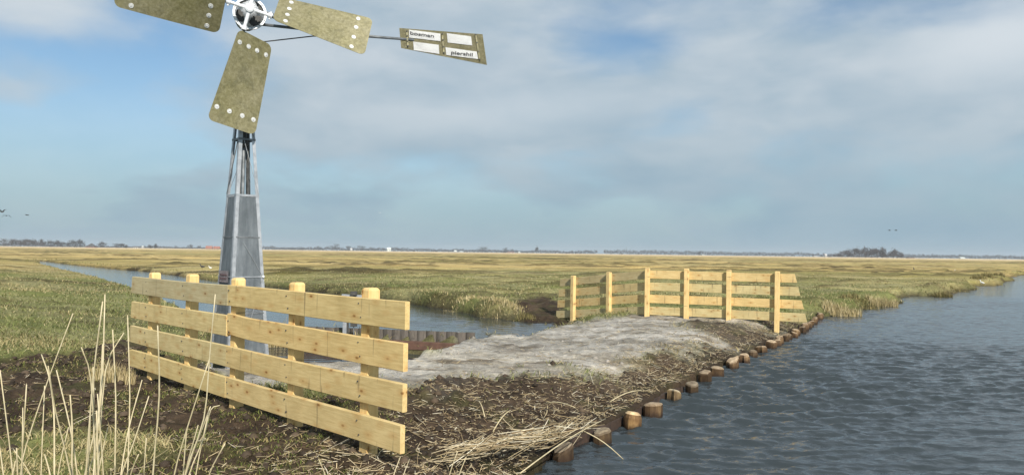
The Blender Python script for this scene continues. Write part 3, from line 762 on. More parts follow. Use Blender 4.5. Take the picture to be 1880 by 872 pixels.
def lettering(s, pl, pr, height_px, bold=0.0):
    cu = bpy.data.curves.new('txt', 'FONT'); cu.body = s; cu.size = 1.0; cu.extrude = 0.01; cu.offset = bold; cu.align_x = 'LEFT'
    to = bpy.data.objects.new('txt', cu); COL.objects.link(to)
    bpy.context.view_layer.update()
    me = bpy.data.meshes.new_from_object(to.evaluated_get(bpy.context.evaluated_depsgraph_get()))
    bpy.data.objects.remove(to)
    co = np.array([v.co[:] for v in me.vertices]); x0, x1 = co[:, 0].min(), co[:, 0].max()
    pa, pb = vp(*pl, 0.0175), vp(*pr, 0.0175); ux = pb - pa; wl = np.linalg.norm(ux)
    up = vp(pl[0] + 0.06 * height_px, pl[1] - height_px, 0.0175) - pa
    for v in me.vertices:
        t = (v.co.x - x0) / (x1 - x0)
        w = pa + ux * t + up * (v.co.y / 0.70) + vn * (v.co.z * 0.02)
        v.co = Vector(w.tolist())
    me.materials.clear(); me.materials.append(M_BLACKT)
    ob = bpy.data.objects.new('lettering', me); COL.objects.link(ob); subp(ob, vane)
lettering('bosman', Z(315, 238), Z(735, 292), 6.0, 0.018)
lettering('piershil', Z(1043, 582), Z(1425, 625), 6.0, 0.018)

# ------------------------------------------------------------------ plank wall, waling, gauge
def plank_mat():
    m, nt, b = newmat('weathered_planks', 0.9, 0, 0.15)
    a = nt.nodes.new('ShaderNodeVertexColor'); a.layer_name = 'Col'
    v = objcoord(nt, (14, 14, 1.6)); n = noise(nt, v, 2.5, 6, 0.7)
    r = ramp(nt, [(0.3, (0.55, 0.55, 0.55)), (0.7, (1.25, 1.25, 1.25))], n)
    c = mixc(nt, 1.0, a.outputs[0], r.outputs[0], 'MULTIPLY'); nt.links.new(c, b.inputs['Base Color']); bump(nt, b, n, 0.5, 0.006)
    return m
M_PLANK = plank_mat()
V, Fq, Cc = [], [], []
wd = (WALL_B - WALL_A); wl = np.linalg.norm(wd); wd = wd / wl; wn = np.array([wd[1], -wd[0]]); wn = wn if np.dot(wn, -WALL_A) > 0 else -wn
s = 0.0
def vbox(p, x, y, z, c):
    i = len(V); 
    for a, b, e in ((-1,-1,-1),(1,-1,-1),(1,1,-1),(-1,1,-1),(-1,-1,1),(1,-1,1),(1,1,1),(-1,1,1)):
        V.append(p + a * x + b * y + e * z); Cc.append(c)
    for f in ((0,3,2,1),(4,5,6,7),(0,1,5,4),(1,2,6,5),(2,3,7,6),(3,0,4,7)): Fq.append([i + k for k in f])
while s < wl:
    w = 0.16 + 0.05 * rng.random(); zt = -0.02 + 0.012 * rng.normal() * 0.5
    t = s + w / 2; c = WALL_A + wd * t
    zt = (0.03 - 0.05 * (t / wl)) + 0.002 * rng.normal()
    g = 0.095 + 0.022 * rng.random(); cc = np.array([g * 1.12, g * 0.97, g * 0.82])
    vbox(np.array([c[0], c[1], (zt - 1.0) / 2]) + np.array([*wn, 0]) * 0.002 * rng.normal(), np.array([*wd, 0]) * (w / 2 - 0.0012), np.array([*wn, 0]) * 0.025, np.array([0, 0, (zt + 1.0) / 2]), cc)
    s += w
pw = empty('retaining_wall', (*((WALL_A + WALL_B) / 2), -0.4), 'low weathered vertical plank wall with a rusty waling between pit and pond', 'retaining wall')
o = np_mesh('planking', np.array(V), Fq, M_PLANK, np.array(Cc)); o.parent = pw; o.matrix_parent_inverse = Matrix.Translation(-pw.location)
bm = bmesh.new()
p = np.array([*(WALL_A + wn * 0.10 + wd * 0.15), -0.24]); q = np.array([*(WALL_B + wn * 0.10), -0.26]); add_bar(bm, p, q, 0.14, 0.15, (0, 0, 1), 0.008)
o = from_bm('waling', bm, M_RUST, pw); o.matrix_parent_inverse = Matrix.Translation(-pw.location)
# gauge
gp = aty(633, 606, 14.45)
ga = empty('level_gauge', (gp[0], gp[1], 0), 'slim grey level gauge frame with a black float rod at the pond edge', 'gauge')
def GA(ob): ob.matrix_parent_inverse = Matrix.Translation(-ga.location); return ob
zt = aty(633, 541, gp[1])[2]
bm = bmesh.new(); add_box(bm, (0.075, 0.05, zt + 0.6), Matrix.Translation((gp[0], gp[1], (zt - 0.6) / 2)), 0.004); GA(from_bm('post', bm, M_GALV, ga))
bm = bmesh.new(); add_box(bm, (0.03, 0.055, zt + 0.55), Matrix.Translation((gp[0] + 0.056, gp[1] - 0.01, (zt - 0.65) / 2)), 0.003); GA(from_bm('rail', bm, M_DARKIN, ga))
a_ = aty(628, 541, gp[1]); b_ = aty(666, 543, gp[1]); bm = bmesh.new(); add_bar(bm, a_ + np.array([0,0,-0.012]), b_ + np.array([0,0,-0.012]), 0.07, 0.05); GA(from_bm('arm', bm, M_GALV, ga))
c1 = aty(651, 537, gp[1]); c2 = aty(651, 594, gp[1])
bm = bmesh.new(); add_tube(bm, [c1 + np.array([0, -.06, .0]), c2 + np.array([0, -.06, -.2])], 0.008, 8); GA(from_bm('rod', bm, M_GALVD, ga))
for cc in (c1, c2):
    bm = bmesh.new(); add_box(bm, (0.12, 0.07, 0.075), Matrix.Translation(Vector((cc + np.array([0, -0.075, -0.01])).tolist())), 0.01); GA(from_bm('float' if cc is c2 else 'stop', bm, M_DARKIN, ga))

# ------------------------------------------------------------------ piles and edge boards along the water
def pile_mat():
    m, nt, b = newmat('timber_pile', 0.75, 0, 0.3)
    tc = nt.nodes.new('ShaderNodeTexCoord'); sep = nt.nodes.new('ShaderNodeSeparateXYZ'); nt.links.new(tc.outputs['Object'], sep.inputs[0])
    v = objcoord(nt, (1, 1, 0.35)); n = noise(nt, v, 9, 6, 0.7)
    side_ = ramp(nt, [(0.3, (0.045, 0.028, 0.016)), (0.52, (0.12, 0.075, 0.038)), (0.72, (0.26, 0.18, 0.09))], n)
    oi = nt.nodes.new('ShaderNodeObjectInfo')
    c0 = mixc(nt, 1.0, side_.outputs[0], oi.outputs['Color'], 'MULTIPLY')
    # dark wet foot of the pile
    ad = N(nt, 'ShaderNodeMath', operation='ADD'); nt.links.new(sep.outputs[2], ad.inputs[0])
    ms = N(nt, 'ShaderNodeMath', operation='MULTIPLY'); nt.links.new(n, ms.inputs[0]); ms.inputs[1].default_value = 0.08; nt.links.new(ms.outputs[0], ad.inputs[1])
    wetr = ramp(nt, [(0.045, 1.0), (0.11, 0.0)], ad.outputs[0])
    c = mixc(nt, wetr.outputs[0], c0, (0.03, 0.016, 0.008))
    geo = nt.nodes.new('ShaderNodeNewGeometry')
    sn = nt.nodes.new('ShaderNodeSeparateXYZ'); nt.links.new(geo.outputs['Normal'], sn.inputs[0])
    topr = ramp(nt, [(0.45, 0.0), (0.75, 1.0)], sn.outputs[2])
    n2 = noise(nt, v, 14, 5, 0.7)
    topc = ramp(nt, [(0.35, (0.24, 0.175, 0.11)), (0.65, (0.54, 0.44, 0.31))], n2)
    c2 = mixc(nt, 1.0, topc.outputs[0], oi.outputs['Color'], 'MULTIPLY')
    c = mixc(nt, topr.outputs[0], c, c2); nt.links.new(c, b.inputs['Base Color']); bump(nt, b, n, 0.5, 0.01)
    return m
M_PILE = pile_mat()
ordn = ['first', 'second', 'third', 'fourth', 'fifth', 'sixth', 'seventh', 'eighth', 'ninth', 'tenth', 'eleventh', 'twelfth', 'thirteenth', 'fourteenth', 'fifteenth', 'sixteenth', 'seventeenth', 'eighteenth', 'nineteenth', 'twentieth', 'twenty-first', 'twenty-second', 'twenty-third', 'twenty-fourth', 'twenty-fifth', 'twenty-sixth', 'twenty-seventh', 'twenty-eighth', 'twenty-ninth', 'thirtieth']
pile_look = ['squat dark wet pile half under the cut reed bundle, first along the bank', 'brown pile under the long straw hanging into the water, second along the bank',
             'bright orange pile with a broad pale top, third along the bank', 'dark pile with one lit facet, fourth along the bank', 'pale yellow pile with a clean sawn top, fifth along the bank',
             'very dark pile just behind a pale one, sixth along the bank']
for i, p in enumerate(pl):
    rad = 0.088 + 0.02 * rng.random(); top = 0.125 + 0.055 * rng.random()
    if i < 2: top = 0.135
    if i == 2: top = 0.17
    bm = bmesh.new(); seg = 11; rings = []
    jit = 1 + 0.13 * rng.normal(size=seg); tz = rng.normal(size=2) * 0.22; ch = 0.015 + 0.05 * rng.random()
    lvl = [(-0.7, 1.0), (0.0, 1.02), (top - ch * 1.3, 1.0), (top - ch * 0.5, 0.86), (top, 0.58)]
    for z, sc in lvl:
        ring = []
        for k in range(seg):
            a = 2 * math.pi * k / seg; r = rad * sc * jit[k]
            x, y = r * math.cos(a), r * math.sin(a)
            ring.append(bm.verts.new((x, y, z + (tz[0] * x + tz[1] * y) * (1 if z > 0.05 else 0))))
        rings.append(ring)
    for a, b_ in zip(rings[:-1], rings[1:]):
        for k in range(seg): bm.faces.new((a[k], a[(k + 1) % seg], b_[(k + 1) % seg], b_[k]))
    bm.faces.new(rings[-1]); bm.faces.new(rings[0][::-1])
    ob = from_bm('timber_pile', bm, M_PILE); ob.location = (p[0], p[1], WZ); ob.rotation_euler = (rng.normal() * 0.04, rng.normal() * 0.04, rng.random() * 6)
    bright = {0: (.6,.6,.6), 1: (.6,.6,.58), 2: (1.5, 1.35, 1.1), 3: (0.8, 0.75, 0.7), 4: (1.3, 1.4, 1.4), 5: (0.5, 0.5, 0.5)}.get(i, None)
    b1 = 0.5 + 0.6 * rng.random()
    ob.color = (*(bright or (b1, b1 * 0.95, b1 * 0.9)), 1)
    lab = pile_look[i] if i < len(pile_look) else ('stubby round timber pile, %s along the bank counting from the cut reed bundle' % ordn[i])
    tag(ob, lab, 'pile', 'timber piles along the water edge')
M_EDGE = simple('wet_edge_board', (0.028, 0.018, 0.013), (0.07, 0.042, 0.028), 9, 0.8, 0, 0.4, 0.008)
breaks = [0, 3, 5]
for k, (i0, i1) in enumerate(zip(breaks[:-1], breaks[1:])):
    bm = bmesh.new()
    for i in range(i0, i1):
        p = pl[i] + inl[i] * 0.135; q = pl[i + 1] + inl[i + 1] * 0.135
        zz = -0.315 - 0.165
        add_bar(bm, (p[0], p[1], zz + 0.01 * math.sin(i)), (q[0], q[1], zz + 0.01 * math.sin(i + 1)), 0.036, 0.33)
    ob = from_bm('edge_board', bm, M_EDGE)
    tag(ob, ['wet brown edge board behind the piles at the cut reed bundle', 'reddish edge board behind the bright orange pile', 'brown edge board beside the straw strewn bank of the dam', 'dark edge board behind the tightly spaced piles before the far fence', 'dark edge board passing the far fence end'][k], 'edge board', 'edge boards holding the bank')

# ------------------------------------------------------------------ blades, straw: merged masses nobody could count
def blade_mass(name, P, Hh, Wd, cols, lean, mat, bend=0.5, width_dir=None):
    """one bent triangle strip (3 points wide base -> tip) per blade: 5 verts, 3 tris"""
    n = len(P); th = rng.random(n) * 2 * math.pi
    dx = np.stack([np.cos(th), np.sin(th), np.zeros(n)], 1)
    ph = rng.random(n) * 2 * math.pi; L_ = np.abs(lean)
    ld = np.stack([np.cos(ph), np.sin(ph), np.zeros(n)], 1) * L_[:, None]
    up = np.array([0, 0, 1.0])
    h_ = Hh[:, None]; w_ = Wd[:, None]
    b0 = P - dx * w_ / 2; b1 = P + dx * w_ / 2
    mid = P + up * h_ * 0.55 + ld * h_ * 0.35
    m0 = mid - dx * w_ * 0.38; m1 = mid + dx * w_ * 0.38
    tip = P + up * h_ * (1 - 0.25 * np.clip(L_, 0, 1.5)[:, None]) + ld * h_
    V = np.stack([b0, b1, m0, m1, tip], 1).reshape(-1, 3)
    i = np.arange(n)[:, None] * 5
    T = np.concatenate([i + np.array([0, 1, 3]), i + np.array([0, 3, 2]), i + np.array([2, 3, 4])], 0)
    cc = np.repeat(cols, 5, axis=0)
    return np_mesh(name, V, T, mat, cc, False)
def pick(pal, n, wts=None):
    pal = np.array(pal); k = rng.choice(len(pal), n, p=wts); c = pal[k] * (0.75 + 0.5 * rng.random(n))[:, None]; return c

# meadow grass
NB = 430000
Y = np.exp(rng.random(NB) * (math.log(75) - math.log(4.6)) + math.log(4.6)); X = (rng.random(NB) * 2 - 1) * 0.86 * (Y + 1)
hz, mu, gr, me_, gp_, we, s1, s2 = land(X, Y)
patch = 0.55 + 1.5 * fbm(X * 0.5, Y * 0.8, 3, 401)
ok = (rng.random(NB) < me_ * (1 - gp_) * np.clip(patch + 0.25, 0.12, 1)) & (hz > WZ + 0.05)
X, Y, hz = X[ok], Y[ok], hz[ok]; n = len(X)
dryp = np.clip(0.30 + 1.3 * fbm(X * 0.25, Y * 0.35, 4, 411) + sstep(30, 70, Y + 0.1 * np.abs(X)) * 0.75, 0.05, 0.97)
isdry = rng.random(n) < dryp
cg = pick([(0.165, 0.18, 0.06), (0.21, 0.21, 0.085), (0.125, 0.145, 0.045), (0.27, 0.25, 0.125)], n)
cd = pick([(0.34, 0.28, 0.14), (0.42, 0.35, 0.19), (0.27, 0.225, 0.10), (0.30, 0.25, 0.12)], n)
fadeh = 1 - 0.75 * sstep(22, 75, Y)
cc = np.where(isdry[:, None], cd, cg)
Hh = (0.035 + 0.075 * rng.random(n)) * (0.7 + 0.8 * np.clip(0.5 + fbm(X * 0.7, Y * 1.0, 3, 421), 0, 1)) * fadeh; Wd = 0.0055 + 0.00055 * Y
g = blade_mass('meadow_grass', np.stack([X, Y, hz - 0.01], 1), Hh, Wd, cc, 0.5 + 1.1 * rng.random(n), M_GRASS); kind(g, 'stuff')
# bank-side rough grass (longer, strawy) along the pond and river edges
NB = 260000
Y = np.exp(rng.random(NB) * (math.log(110) - math.log(14)) + math.log(14)); X = (rng.random(NB) * 2 - 1) * 0.86 * (Y + 1)
hz, mu, gr, me_, gp_, we, s1, s2 = land(X, Y)
dm = np.minimum(s1 + np.where(Y < 24.5, 9, 0), s2 + np.where((X > -6) & (Y < 18.5), 9, 0))
ok = (dm > 0.02) & (dm < 0.5 + 0.012 * Y) & (rng.random(NB) < 0.05 + 0.8 * (0.5 + fbm(X * 0.4, Y * 0.4, 3, 431))) & (rng.random(NB) < 1 - 0.85 * mu) & (hz > WZ - 0.03)
X, Y, hz = X[ok], Y[ok], hz[ok]; n = len(X)
cc = pick([(0.19, 0.185, 0.07), (0.15, 0.155, 0.055), (0.36, 0.29, 0.15), (0.24, 0.20, 0.09)], n)
g = blade_mass('bank_grass', np.stack([X, Y, hz - 0.02], 1), (0.05 + 0.13 * rng.random(n) ** 1.5) * (0.5 + 0.9 * np.clip(0.5 + 1.2 * fbm(X * 0.3, Y * 0.3, 3, 441), 0, 1)), 0.007 + 0.0006 * Y, cc, 0.25 + 0.5 * rng.random(n), M_GRASS); kind(g, 'stuff')
# moss and short green tufts on the near mud
NB = 90000
Y = 4.3 + 8 * rng.random(NB) ** 1.3; X = -6.5 + 9.5 * rng.random(NB)
hz, mu, gr, me_, gp_, we, s1, s2 = land(X, Y)
ms = fbm(X * 1.7, Y * 1.7, 4, 451)
front = 1 - sstep(-0.3, 0.5, sdf(X, Y, [(-4.4, 4.2), (-0.6, 4.2), (-1.0, 5.1), (-1.9, 6.2), (-3.4, 6.9), (-4.4, 6.0)]))
ok = (mu + gr > 0.4) & (rng.random(NB) < np.clip((ms + 0.06 + 0.12 * front) * 3.5, 0, 0.9) * np.where(X > -0.9, 0.12, 1.0)) & (gr < 0.4) & (s1 > 0.1)
X, Y, hz = X[ok], Y[ok], hz[ok]; n = len(X)
cc = pick([(0.11, 0.13, 0.03), (0.085, 0.105, 0.025), (0.15, 0.14, 0.05), (0.30, 0.24, 0.11)], n)
g = blade_mass('moss', np.stack([X, Y, hz - 0.006], 1), 0.018 + 0.035 * rng.random(n), np.full(n, 0.008), cc, 0.5 + rng.random(n), M_GRASS); kind(g, 'stuff')

def straw_mass(name, X, Y, Z0, L, W, cols, tilt, mat=M_STRAW, th=None, kinkr=0.25):
    n = len(X); th = rng.random(n) * 2 * math.pi if th is None else th
    d = np.stack([np.cos(th) * np.cos(tilt), np.sin(th) * np.cos(tilt), np.sin(tilt)], 1)
    s_ = np.stack([-np.sin(th), np.cos(th), np.zeros(n)], 1)
    u = np.cross(d, s_)
    c = np.stack([X, Y, Z0], 1); V = []
    kink = rng.normal(size=n) * kinkr
    for t, wsc in ((-0.5, 0.8), (0.05, 1.0), (0.5, 0.55)):
        cen = c + d * (L * t)[:, None] + (s_ * kink[:, None] - u * 0 ) * (L * (0.25 - t * t))[:, None] * 0.8
        for a in range(3):
            an = 2 * math.pi * a / 3 + 0.5
            V.append(cen + (s_ * math.cos(an) + u * math.sin(an)) * (W * wsc)[:, None])
    V = np.stack(V, 1).reshape(-1, 3); i = np.arange(n)[:, None] * 9; T = []
    for r in (0, 3):
        for a in range(3):
            b = (a + 1) % 3; T.append(i + np.array([r + a, r + b, r + 3 + b])); T.append(i + np.array([r + a, r + 3 + b, r + 3 + a]))
    return np_mesh(name, V, np.concatenate(T, 0), mat, np.repeat(cols, 9, axis=0), False)
STRAW = [(0.55, 0.44, 0.26), (0.62, 0.52, 0.34), (0.42, 0.32, 0.18), (0.24, 0.17, 0.10), (0.74, 0.67, 0.51)]
NB = 130000
Y = 4.3 + 17 * rng.random(NB) ** 1.7; X = -7 + 15 * rng.random(NB)
hz, mu, gr, me_, gp_, we, s1, s2 = land(X, Y)
dens = mu * np.clip(0.36 + 1.9 * fbm(X * 1.5, Y * 1.5, 3, 461), 0.03, 1) + 0.10 * gr + 1.3 * (1 - sstep(0.3, 1.25, s1 + 0.6 * fbm(X * 1.2, Y * 1.2, 3, 466))) * (Y < 22)
dens *= np.where(X < -2.2, 0.30, 1.0)
ok = (rng.random(NB) < dens * 0.8) & (s1 > 0.06) & (s2 > 0.1) & (hz > WZ + 0.06)
X, Y, hz = X[ok], Y[ok], hz[ok]; n = len(X)
L = 0.02 + 0.09 * rng.random(n) ** 1.8; big = rng.random(n) < 0.035; L[big] = 0.15 + 0.22 * rng.random(big.sum())
g = straw_mass('straw_litter', X, Y, hz + 0.012 + 0.012 * rng.random(n), L, 0.0018 + 0.0030 * rng.random(n) ** 2, pick(STRAW, n, [.24, .22, .22, .20, .12]), rng.normal(size=n) * 0.30); kind(g, 'stuff')
# peat clods
NB = 16000
Y = 4.3 + 10 * rng.random(NB) ** 1.5; X = -7 + 12 * rng.random(NB)
hz, mu, gr, me_, gp_, we, s1, s2 = land(X, Y)
ok = (rng.random(NB) < mu * 0.75 + gr * 0.05) & (s1 > 0.15) & (hz > WZ + 0.1); X, Y, hz, gr = X[ok], Y[ok], hz[ok], gr[ok]; n = len(X)
base = np.array([(1,0,0),(0,1,0),(-1,0,0),(0,-1,0),(0,0,0.9),(0.7,0.7,0.45),(-0.7,0.7,0.45),(-0.7,-0.7,0.45),(0.7,-0.7,0.45)], float)
tri = np.array([(0,5,8),(8,5,4),(1,6,5),(5,6,4),(2,7,6),(6,7,4),(3,8,7),(7,8,4),(0,1,5),(1,2,6),(2,3,7),(3,0,8)])
sz = 0.010 + 0.038 * rng.random(n) ** 2.5
V = base[None] * sz[:, None, None] * (0.7 + 0.6 * rng.random((n, 9, 3))); V += np.stack([X, Y, hz - 0.004], 1)[:, None, :]
T = (np.arange(n)[:, None, None] * 9 + tri[None]).reshape(-1, 3)
cb = np.where((gr > 0.5)[:, None], pick([(0.36, 0.33, 0.29), (0.26, 0.235, 0.20), (0.22, 0.20, 0.17)], n), pick([(0.05, 0.036, 0.025), (0.085, 0.062, 0.042), (0.035, 0.026, 0.018)], n))
g = np_mesh('clods', V.reshape(-1, 3), T, M_GRASS, np.repeat(cb, 9, axis=0)); kind(g, 'stuff')

# ------------------------------------------------------------------ cut reed bundle, single long straws, straw clump, tussocks
def dirbundle(name, pts, count, spread, length, label, cat, zoff=0.05):
    X, Y, Zc, TH, Ls = [], [], [], [], []
    pts = np.array(pts)
    for _ in range(count):
        t = rng.random(); k = t * (len(pts) - 1); i = min(int(k), len(pts) - 2); f = k - i
        p = pts[i] * (1 - f) + pts[i + 1] * f; dv = pts[i + 1] - pts[i]
        X.append(p[0] + rng.normal() * spread); Y.append(p[1] + rng.normal() * spread)
        TH.append(math.atan2(dv[1], dv[0]) + rng.normal() * 0.32); Ls.append(length * (0.4 + 0.9 * rng.random()))
    X, Y = np.array(X), np.array(Y); gz_ = np.maximum(land(X, Y)[0], WZ + 0.05)
    zl = np.array([np.interp(0, [0], [0])] * len(X)) + np.maximum(gz_, pts[:, 2].min() if pts.shape[1] > 2 else -9) + zoff * rng.random(len(X)) ** 0.8 + 0.012
    g = straw_mass(name, X, Y, zl, np.array(Ls), 0.0028 + 0.002 * rng.random(len(X)), pick(STRAW, len(X), [.30, .28, .2, .10, .12]), rng.normal(size=len(X)) * 0.13, th=np.array(TH), kinkr=0.12)
    tag(g, label, cat); return g
bp = [gz(830, 852, -0.16), gz(920, 826, -0.14), gz(1000, 815, -0.14), gz(1070, 793, -0.15)]
dirbundle('reed_bundle', bp, 230, 0.07, 0.42, 'loose bundle of cut golden reeds lying over the bank edge beside the nearest piles', 'reed bundle', 0.13)
def long_straw(p0, p1, label, bow=0.03):
    p0, p1 = np.array(p0), np.array(p1); bm = bmesh.new(); ps = [p0 * (1 - t) + p1 * t + np.array([0, 0, bow * math.sin(math.pi * t)]) for t in np.linspace(0, 1, 7)]
    add_tube(bm, ps, [0.005] * 4 + [0.0045, 0.004, 0.003], 6); ob = from_bm('reed_straw', bm, M_REED, None, True); tag(ob, label, 'reed', 'loose cut reeds on the bank')
long_straw(gz(1070, 790, -0.14), gz(1148, 846, WZ - 0.01), 'long pale straw hanging from the bundle down into the water')
long_straw(gz(955, 868, -0.1), gz(1112, 768, -0.05), 'pale straw sticking out past the tip of the cut reed bundle')
long_straw(gz(1120, 737, -0.1), gz(1178, 716, -0.02), 'stiff straw lying slanted on the bank above the orange pile')
long_straw(gz(905, 792, -0.05), gz(938, 752, 0.08), 'short upright straw poking from the mud behind the bundle')
long_straw(gz(1000, 740, -0.02), gz(1056, 748, 0.0), 'straw lying level on dark mud between gravel and bundle')
long_straw(gz(890, 765, 0.0), gz(878, 735, 0.1), 'thin straw standing askew in the mud near the fence end')

def tuft(name, cx, cy, rx, hgt, count, pal, label, cat, group=None, lean=(0.15, 0.5), wd=0.006, ry=None):
    a = rng.random(count) * 2 * math.pi; r = np.sqrt(rng.random(count)); ry = ry or rx * 0.8
    X = cx + np.cos(a) * r * rx; Y = cy + np.sin(a) * r * ry; z = np.maximum(land(X, Y)[0], WZ - 0.05)
    P = np.stack([X, Y, z - 0.03], 1)
    g = blade_mass(name, P, hgt * (0.45 + 0.6 * rng.random(count)) * (1.05 - 0.45 * r), np.full(count, wd), pick(pal, count), lean[0] + (lean[1] - lean[0]) * rng.random(count), M_GRASS)
    tag(g, label, cat, group); return g
TAN = [(0.46, 0.37, 0.20), (0.56, 0.47, 0.28), (0.34, 0.27, 0.13), (0.25, 0.21, 0.09)]
OLV = [(0.20, 0.165, 0.065), (0.13, 0.115, 0.042), (0.30, 0.24, 0.11), (0.09, 0.08, 0.03)]
c = gz(205, 694, 0.0); tuft('straw_clump', c[0], c[1], 0.27, 0.34, 420, TAN, 'clump of cut straw stubble on mud behind the end of the near fence', 'straw', None, (0.02, 0.3), 0.008, 0.16)
tl = [(1555, 579, 36, 0.60, 760, TAN, 0, 'wide pale reed tussock next to the last piles of the bank'),
      (1592, 566, 42, 0.44, 420, OLV, 1, 'olive and straw tussock between two pale ones at the river edge'),
      (1628, 561, 30, 0.62, 640, TAN, 0, 'pale feathery tussock beside the small mud spit'),
      (1736, 544, 20, 0.55, 420, OLV, 1, 'rounded dark olive tussock standing on the river bank'),
      (1772, 535, 20, 0.30, 220, OLV, 1, 'low dark tussock just beyond the rounded olive one'),
      (1802, 520, 16, 0.55, 220, OLV, 1, 'dark tussock beside the white bird on the river bank'),
      (1820, 517, 14, 0.55, 200, OLV, 1, 'brown tussock between the white bird and the farthest spit'),
      (1838, 515, 10, 0.50, 160, OLV, 1, 'small dark tussock at the farthest spit'),
      (700, 548, 40, 0.20, 420, OLV, 1, 'grassy hump on the pond bank above the near fence end'),
      (860, 571, 50, 0.22, 520, TAN, 0, 'strawy tussock along the far pond bank'),
      (925, 582, 45, 0.24, 480, TAN, 0, 'pale wispy tussock in the pond corner before the bare peat'),
      (968, 588, 22, 0.22, 240, OLV, 1, 'brown tussock where the pond bank meets the peat mound')]
for x, y, hw, hg, ct, pal, k, lb in tl:
    c = gz(x, y, -0.36); sc = hw * c[1] / FPX
    tuft('grass_tussock', c[0], c[1] + sc * 0.6, sc, hg, ct, pal, lb, 'tussock', 'tussocks along the water banks', (0.1, 0.55), 0.006 + 0.00035 * c[1], sc * 0.7)
c = gz(508, 596, -0.3); tuft('reed_tuft', -4.55, 15.0, 0.28, 0.5, 200, TAN, 'pale reed tuft by the pond wall behind the wind pump', 'reeds', None, (0.05, 0.35), 0.010)

# ------------------------------------------------------------------ foreground reed stalks, each its own
K = 2.626
RE = [('A', [(0,365),(65,872)]), ('A', [(128,435),(100,872)]), ('A', [(110,545),(106,872)]), ('B', [(352,92),(235,400),(120,740),(95,872)]),
      ('B', [(200,290),(240,400),(262,560),(262,872)]), ('B', [(215,440),(197,872)]), ('B', [(232,345),(265,560),(345,872)]), ('B', [(272,365),(340,640),(375,872)]),
      ('B', [(338,485),(350,640),(345,872)]), ('B', [(330,640),(275,872)]), ('C', [(392,255),(440,380),(462,872)]), ('C', [(495,35),(450,380),(412,872)]),
      ('C', [(506,0),(495,420),(470,640),(450,872)]), ('C', [(450,350),(455,872)]), ('C', [(495,240),(480,560),(405,872)]), ('D', [(543,170),(560,500),(553,872)]),
      ('C', [(598,185),(505,330),(470,872)]), ('D', [(615,100),(628,500),(615,872)]), ('D', [(685,412),(620,640),(580,872)]), ('D', [(718,490),(640,730),(580,872)]),
      ('D', [(760,150),(772,480),(735,872)]), ('E', [(1038,0),(1010,300),(990,600),(885,872)]), ('E', [(1010,310),(900,650),(835,872)]), ('E', [(1015,540),(890,872)]),
      ('E', [(955,630),(890,860)]), ('E', [(1060,535),(1015,545),(985,690),(905,872)]), ('E', [(1005,570),(940,872)]), ('E', [(1085,718),(1000,872)]), ('D', [(705,692),(693,872)]),
      ('D', [(668,770),(625,872)]), ('C', [(470,480),(500,872)]), ('C', [(480,700),(420,872)]), ('B', [(215,770),(245,872)]), ('A', [(80,740),(85,872)]), ('A', [(60,740),(155,872)]),
      ('D', [(535,840),(535,872)]), ('E', [(900,650),(885,830)]), ('C', [(440,480),(425,872)]), ('B', [(345,600),(350,872)]), ('A', [(75,800),(60,872)]),
      ('A', [(-30,560),(20,872)]), ('C', [(465,560),(475,872)]), ('C', [(520,640),(470,872)])]
RE2 = [('F', [(735,838),(722,872)]), ('F', [(752,842),(740,872)]), ('F', [(856,838),(842,872)]), ('F', [(840,828),(824,872)]), ('F', [(585,842),(598,872)]), ('F', [(866,852),(852,872)])]
place = {'A': 'outermost clump, farthest from the fence', 'B': 'fan-shaped clump on bare mud', 'C': 'dense clump before the straw stubble', 'D': 'thin row outside the fence end', 'E': 'clump before the lowest fence board', 'F': 'short row by the last fence post'}
byc = {}
for cgrp, pts in [(a, [(x / K, 540 + y / K) for x, y in p]) for a, p in RE] + RE2: byc.setdefault(cgrp, []).append(pts)
for cgrp, lst in byc.items():
    lst.sort(key=lambda p: p[0][1])
    for r, pts in enumerate(lst):
        Yb = 2.75 + 0.75 * rng.random() if cgrp != 'F' else 4.3 + 0.5 * rng.random()
        (x1, y1), (x2, y2) = pts[-2], pts[-1]
        gzv = ground_z(float(aty(x2, y2, Yb)[0]), Yb) - 0.03
        ydir = 458 + (1.5 - gzv) * FPX / Yb
        t = (ydir - y2) / max(1e-3, (y2 - y1)); sl = (x2 - x1) / (y2 - y1)
        pts = pts + [(x2 + sl * (ydir - y2) * 0.6, ydir)]
        dy = rng.normal() * 0.12
        P3 = [aty(x, y, Yb + dy * (1 - i / (len(pts) - 1))) for i, (x, y) in enumerate(pts)]
        rad = 0.0026 + 0.0010 * rng.random()
        fine = [P3[0]]
        for a_, b_ in zip(P3[:-1], P3[1:]):
            for t_ in (0.34, 0.67, 1.0): fine.append(a_ * (1 - t_) + b_ * t_)
        # relax the corners
        F2 = [fine[0]] + [(fine[i - 1] + 2 * fine[i] + fine[i + 1]) / 4 for i in range(1, len(fine) - 1)] + [fine[-1]]
        F2 = F2[::-1]; nn_ = len(F2)
        bm = bmesh.new(); add_tube(bm, F2, [rad * (1.15 - 0.45 * i / (nn_ - 1)) for i in range(nn_)], 7)
        ob = from_bm('reed_stalk', bm, M_REED, None, True)
        lean = pts[0][0] - pts[-1][0]; lw = 'leaning fenceward' if lean > 12 else ('leaning outward' if lean < -12 else 'nearly upright')
        size = 'tallest' if r == 0 else ('%s tallest' % ordn[r])
        tag(ob, '%s dry reed, %s, in the %s' % (size, lw, place[cgrp]), 'reed', 'dry reed stalks in the foreground')

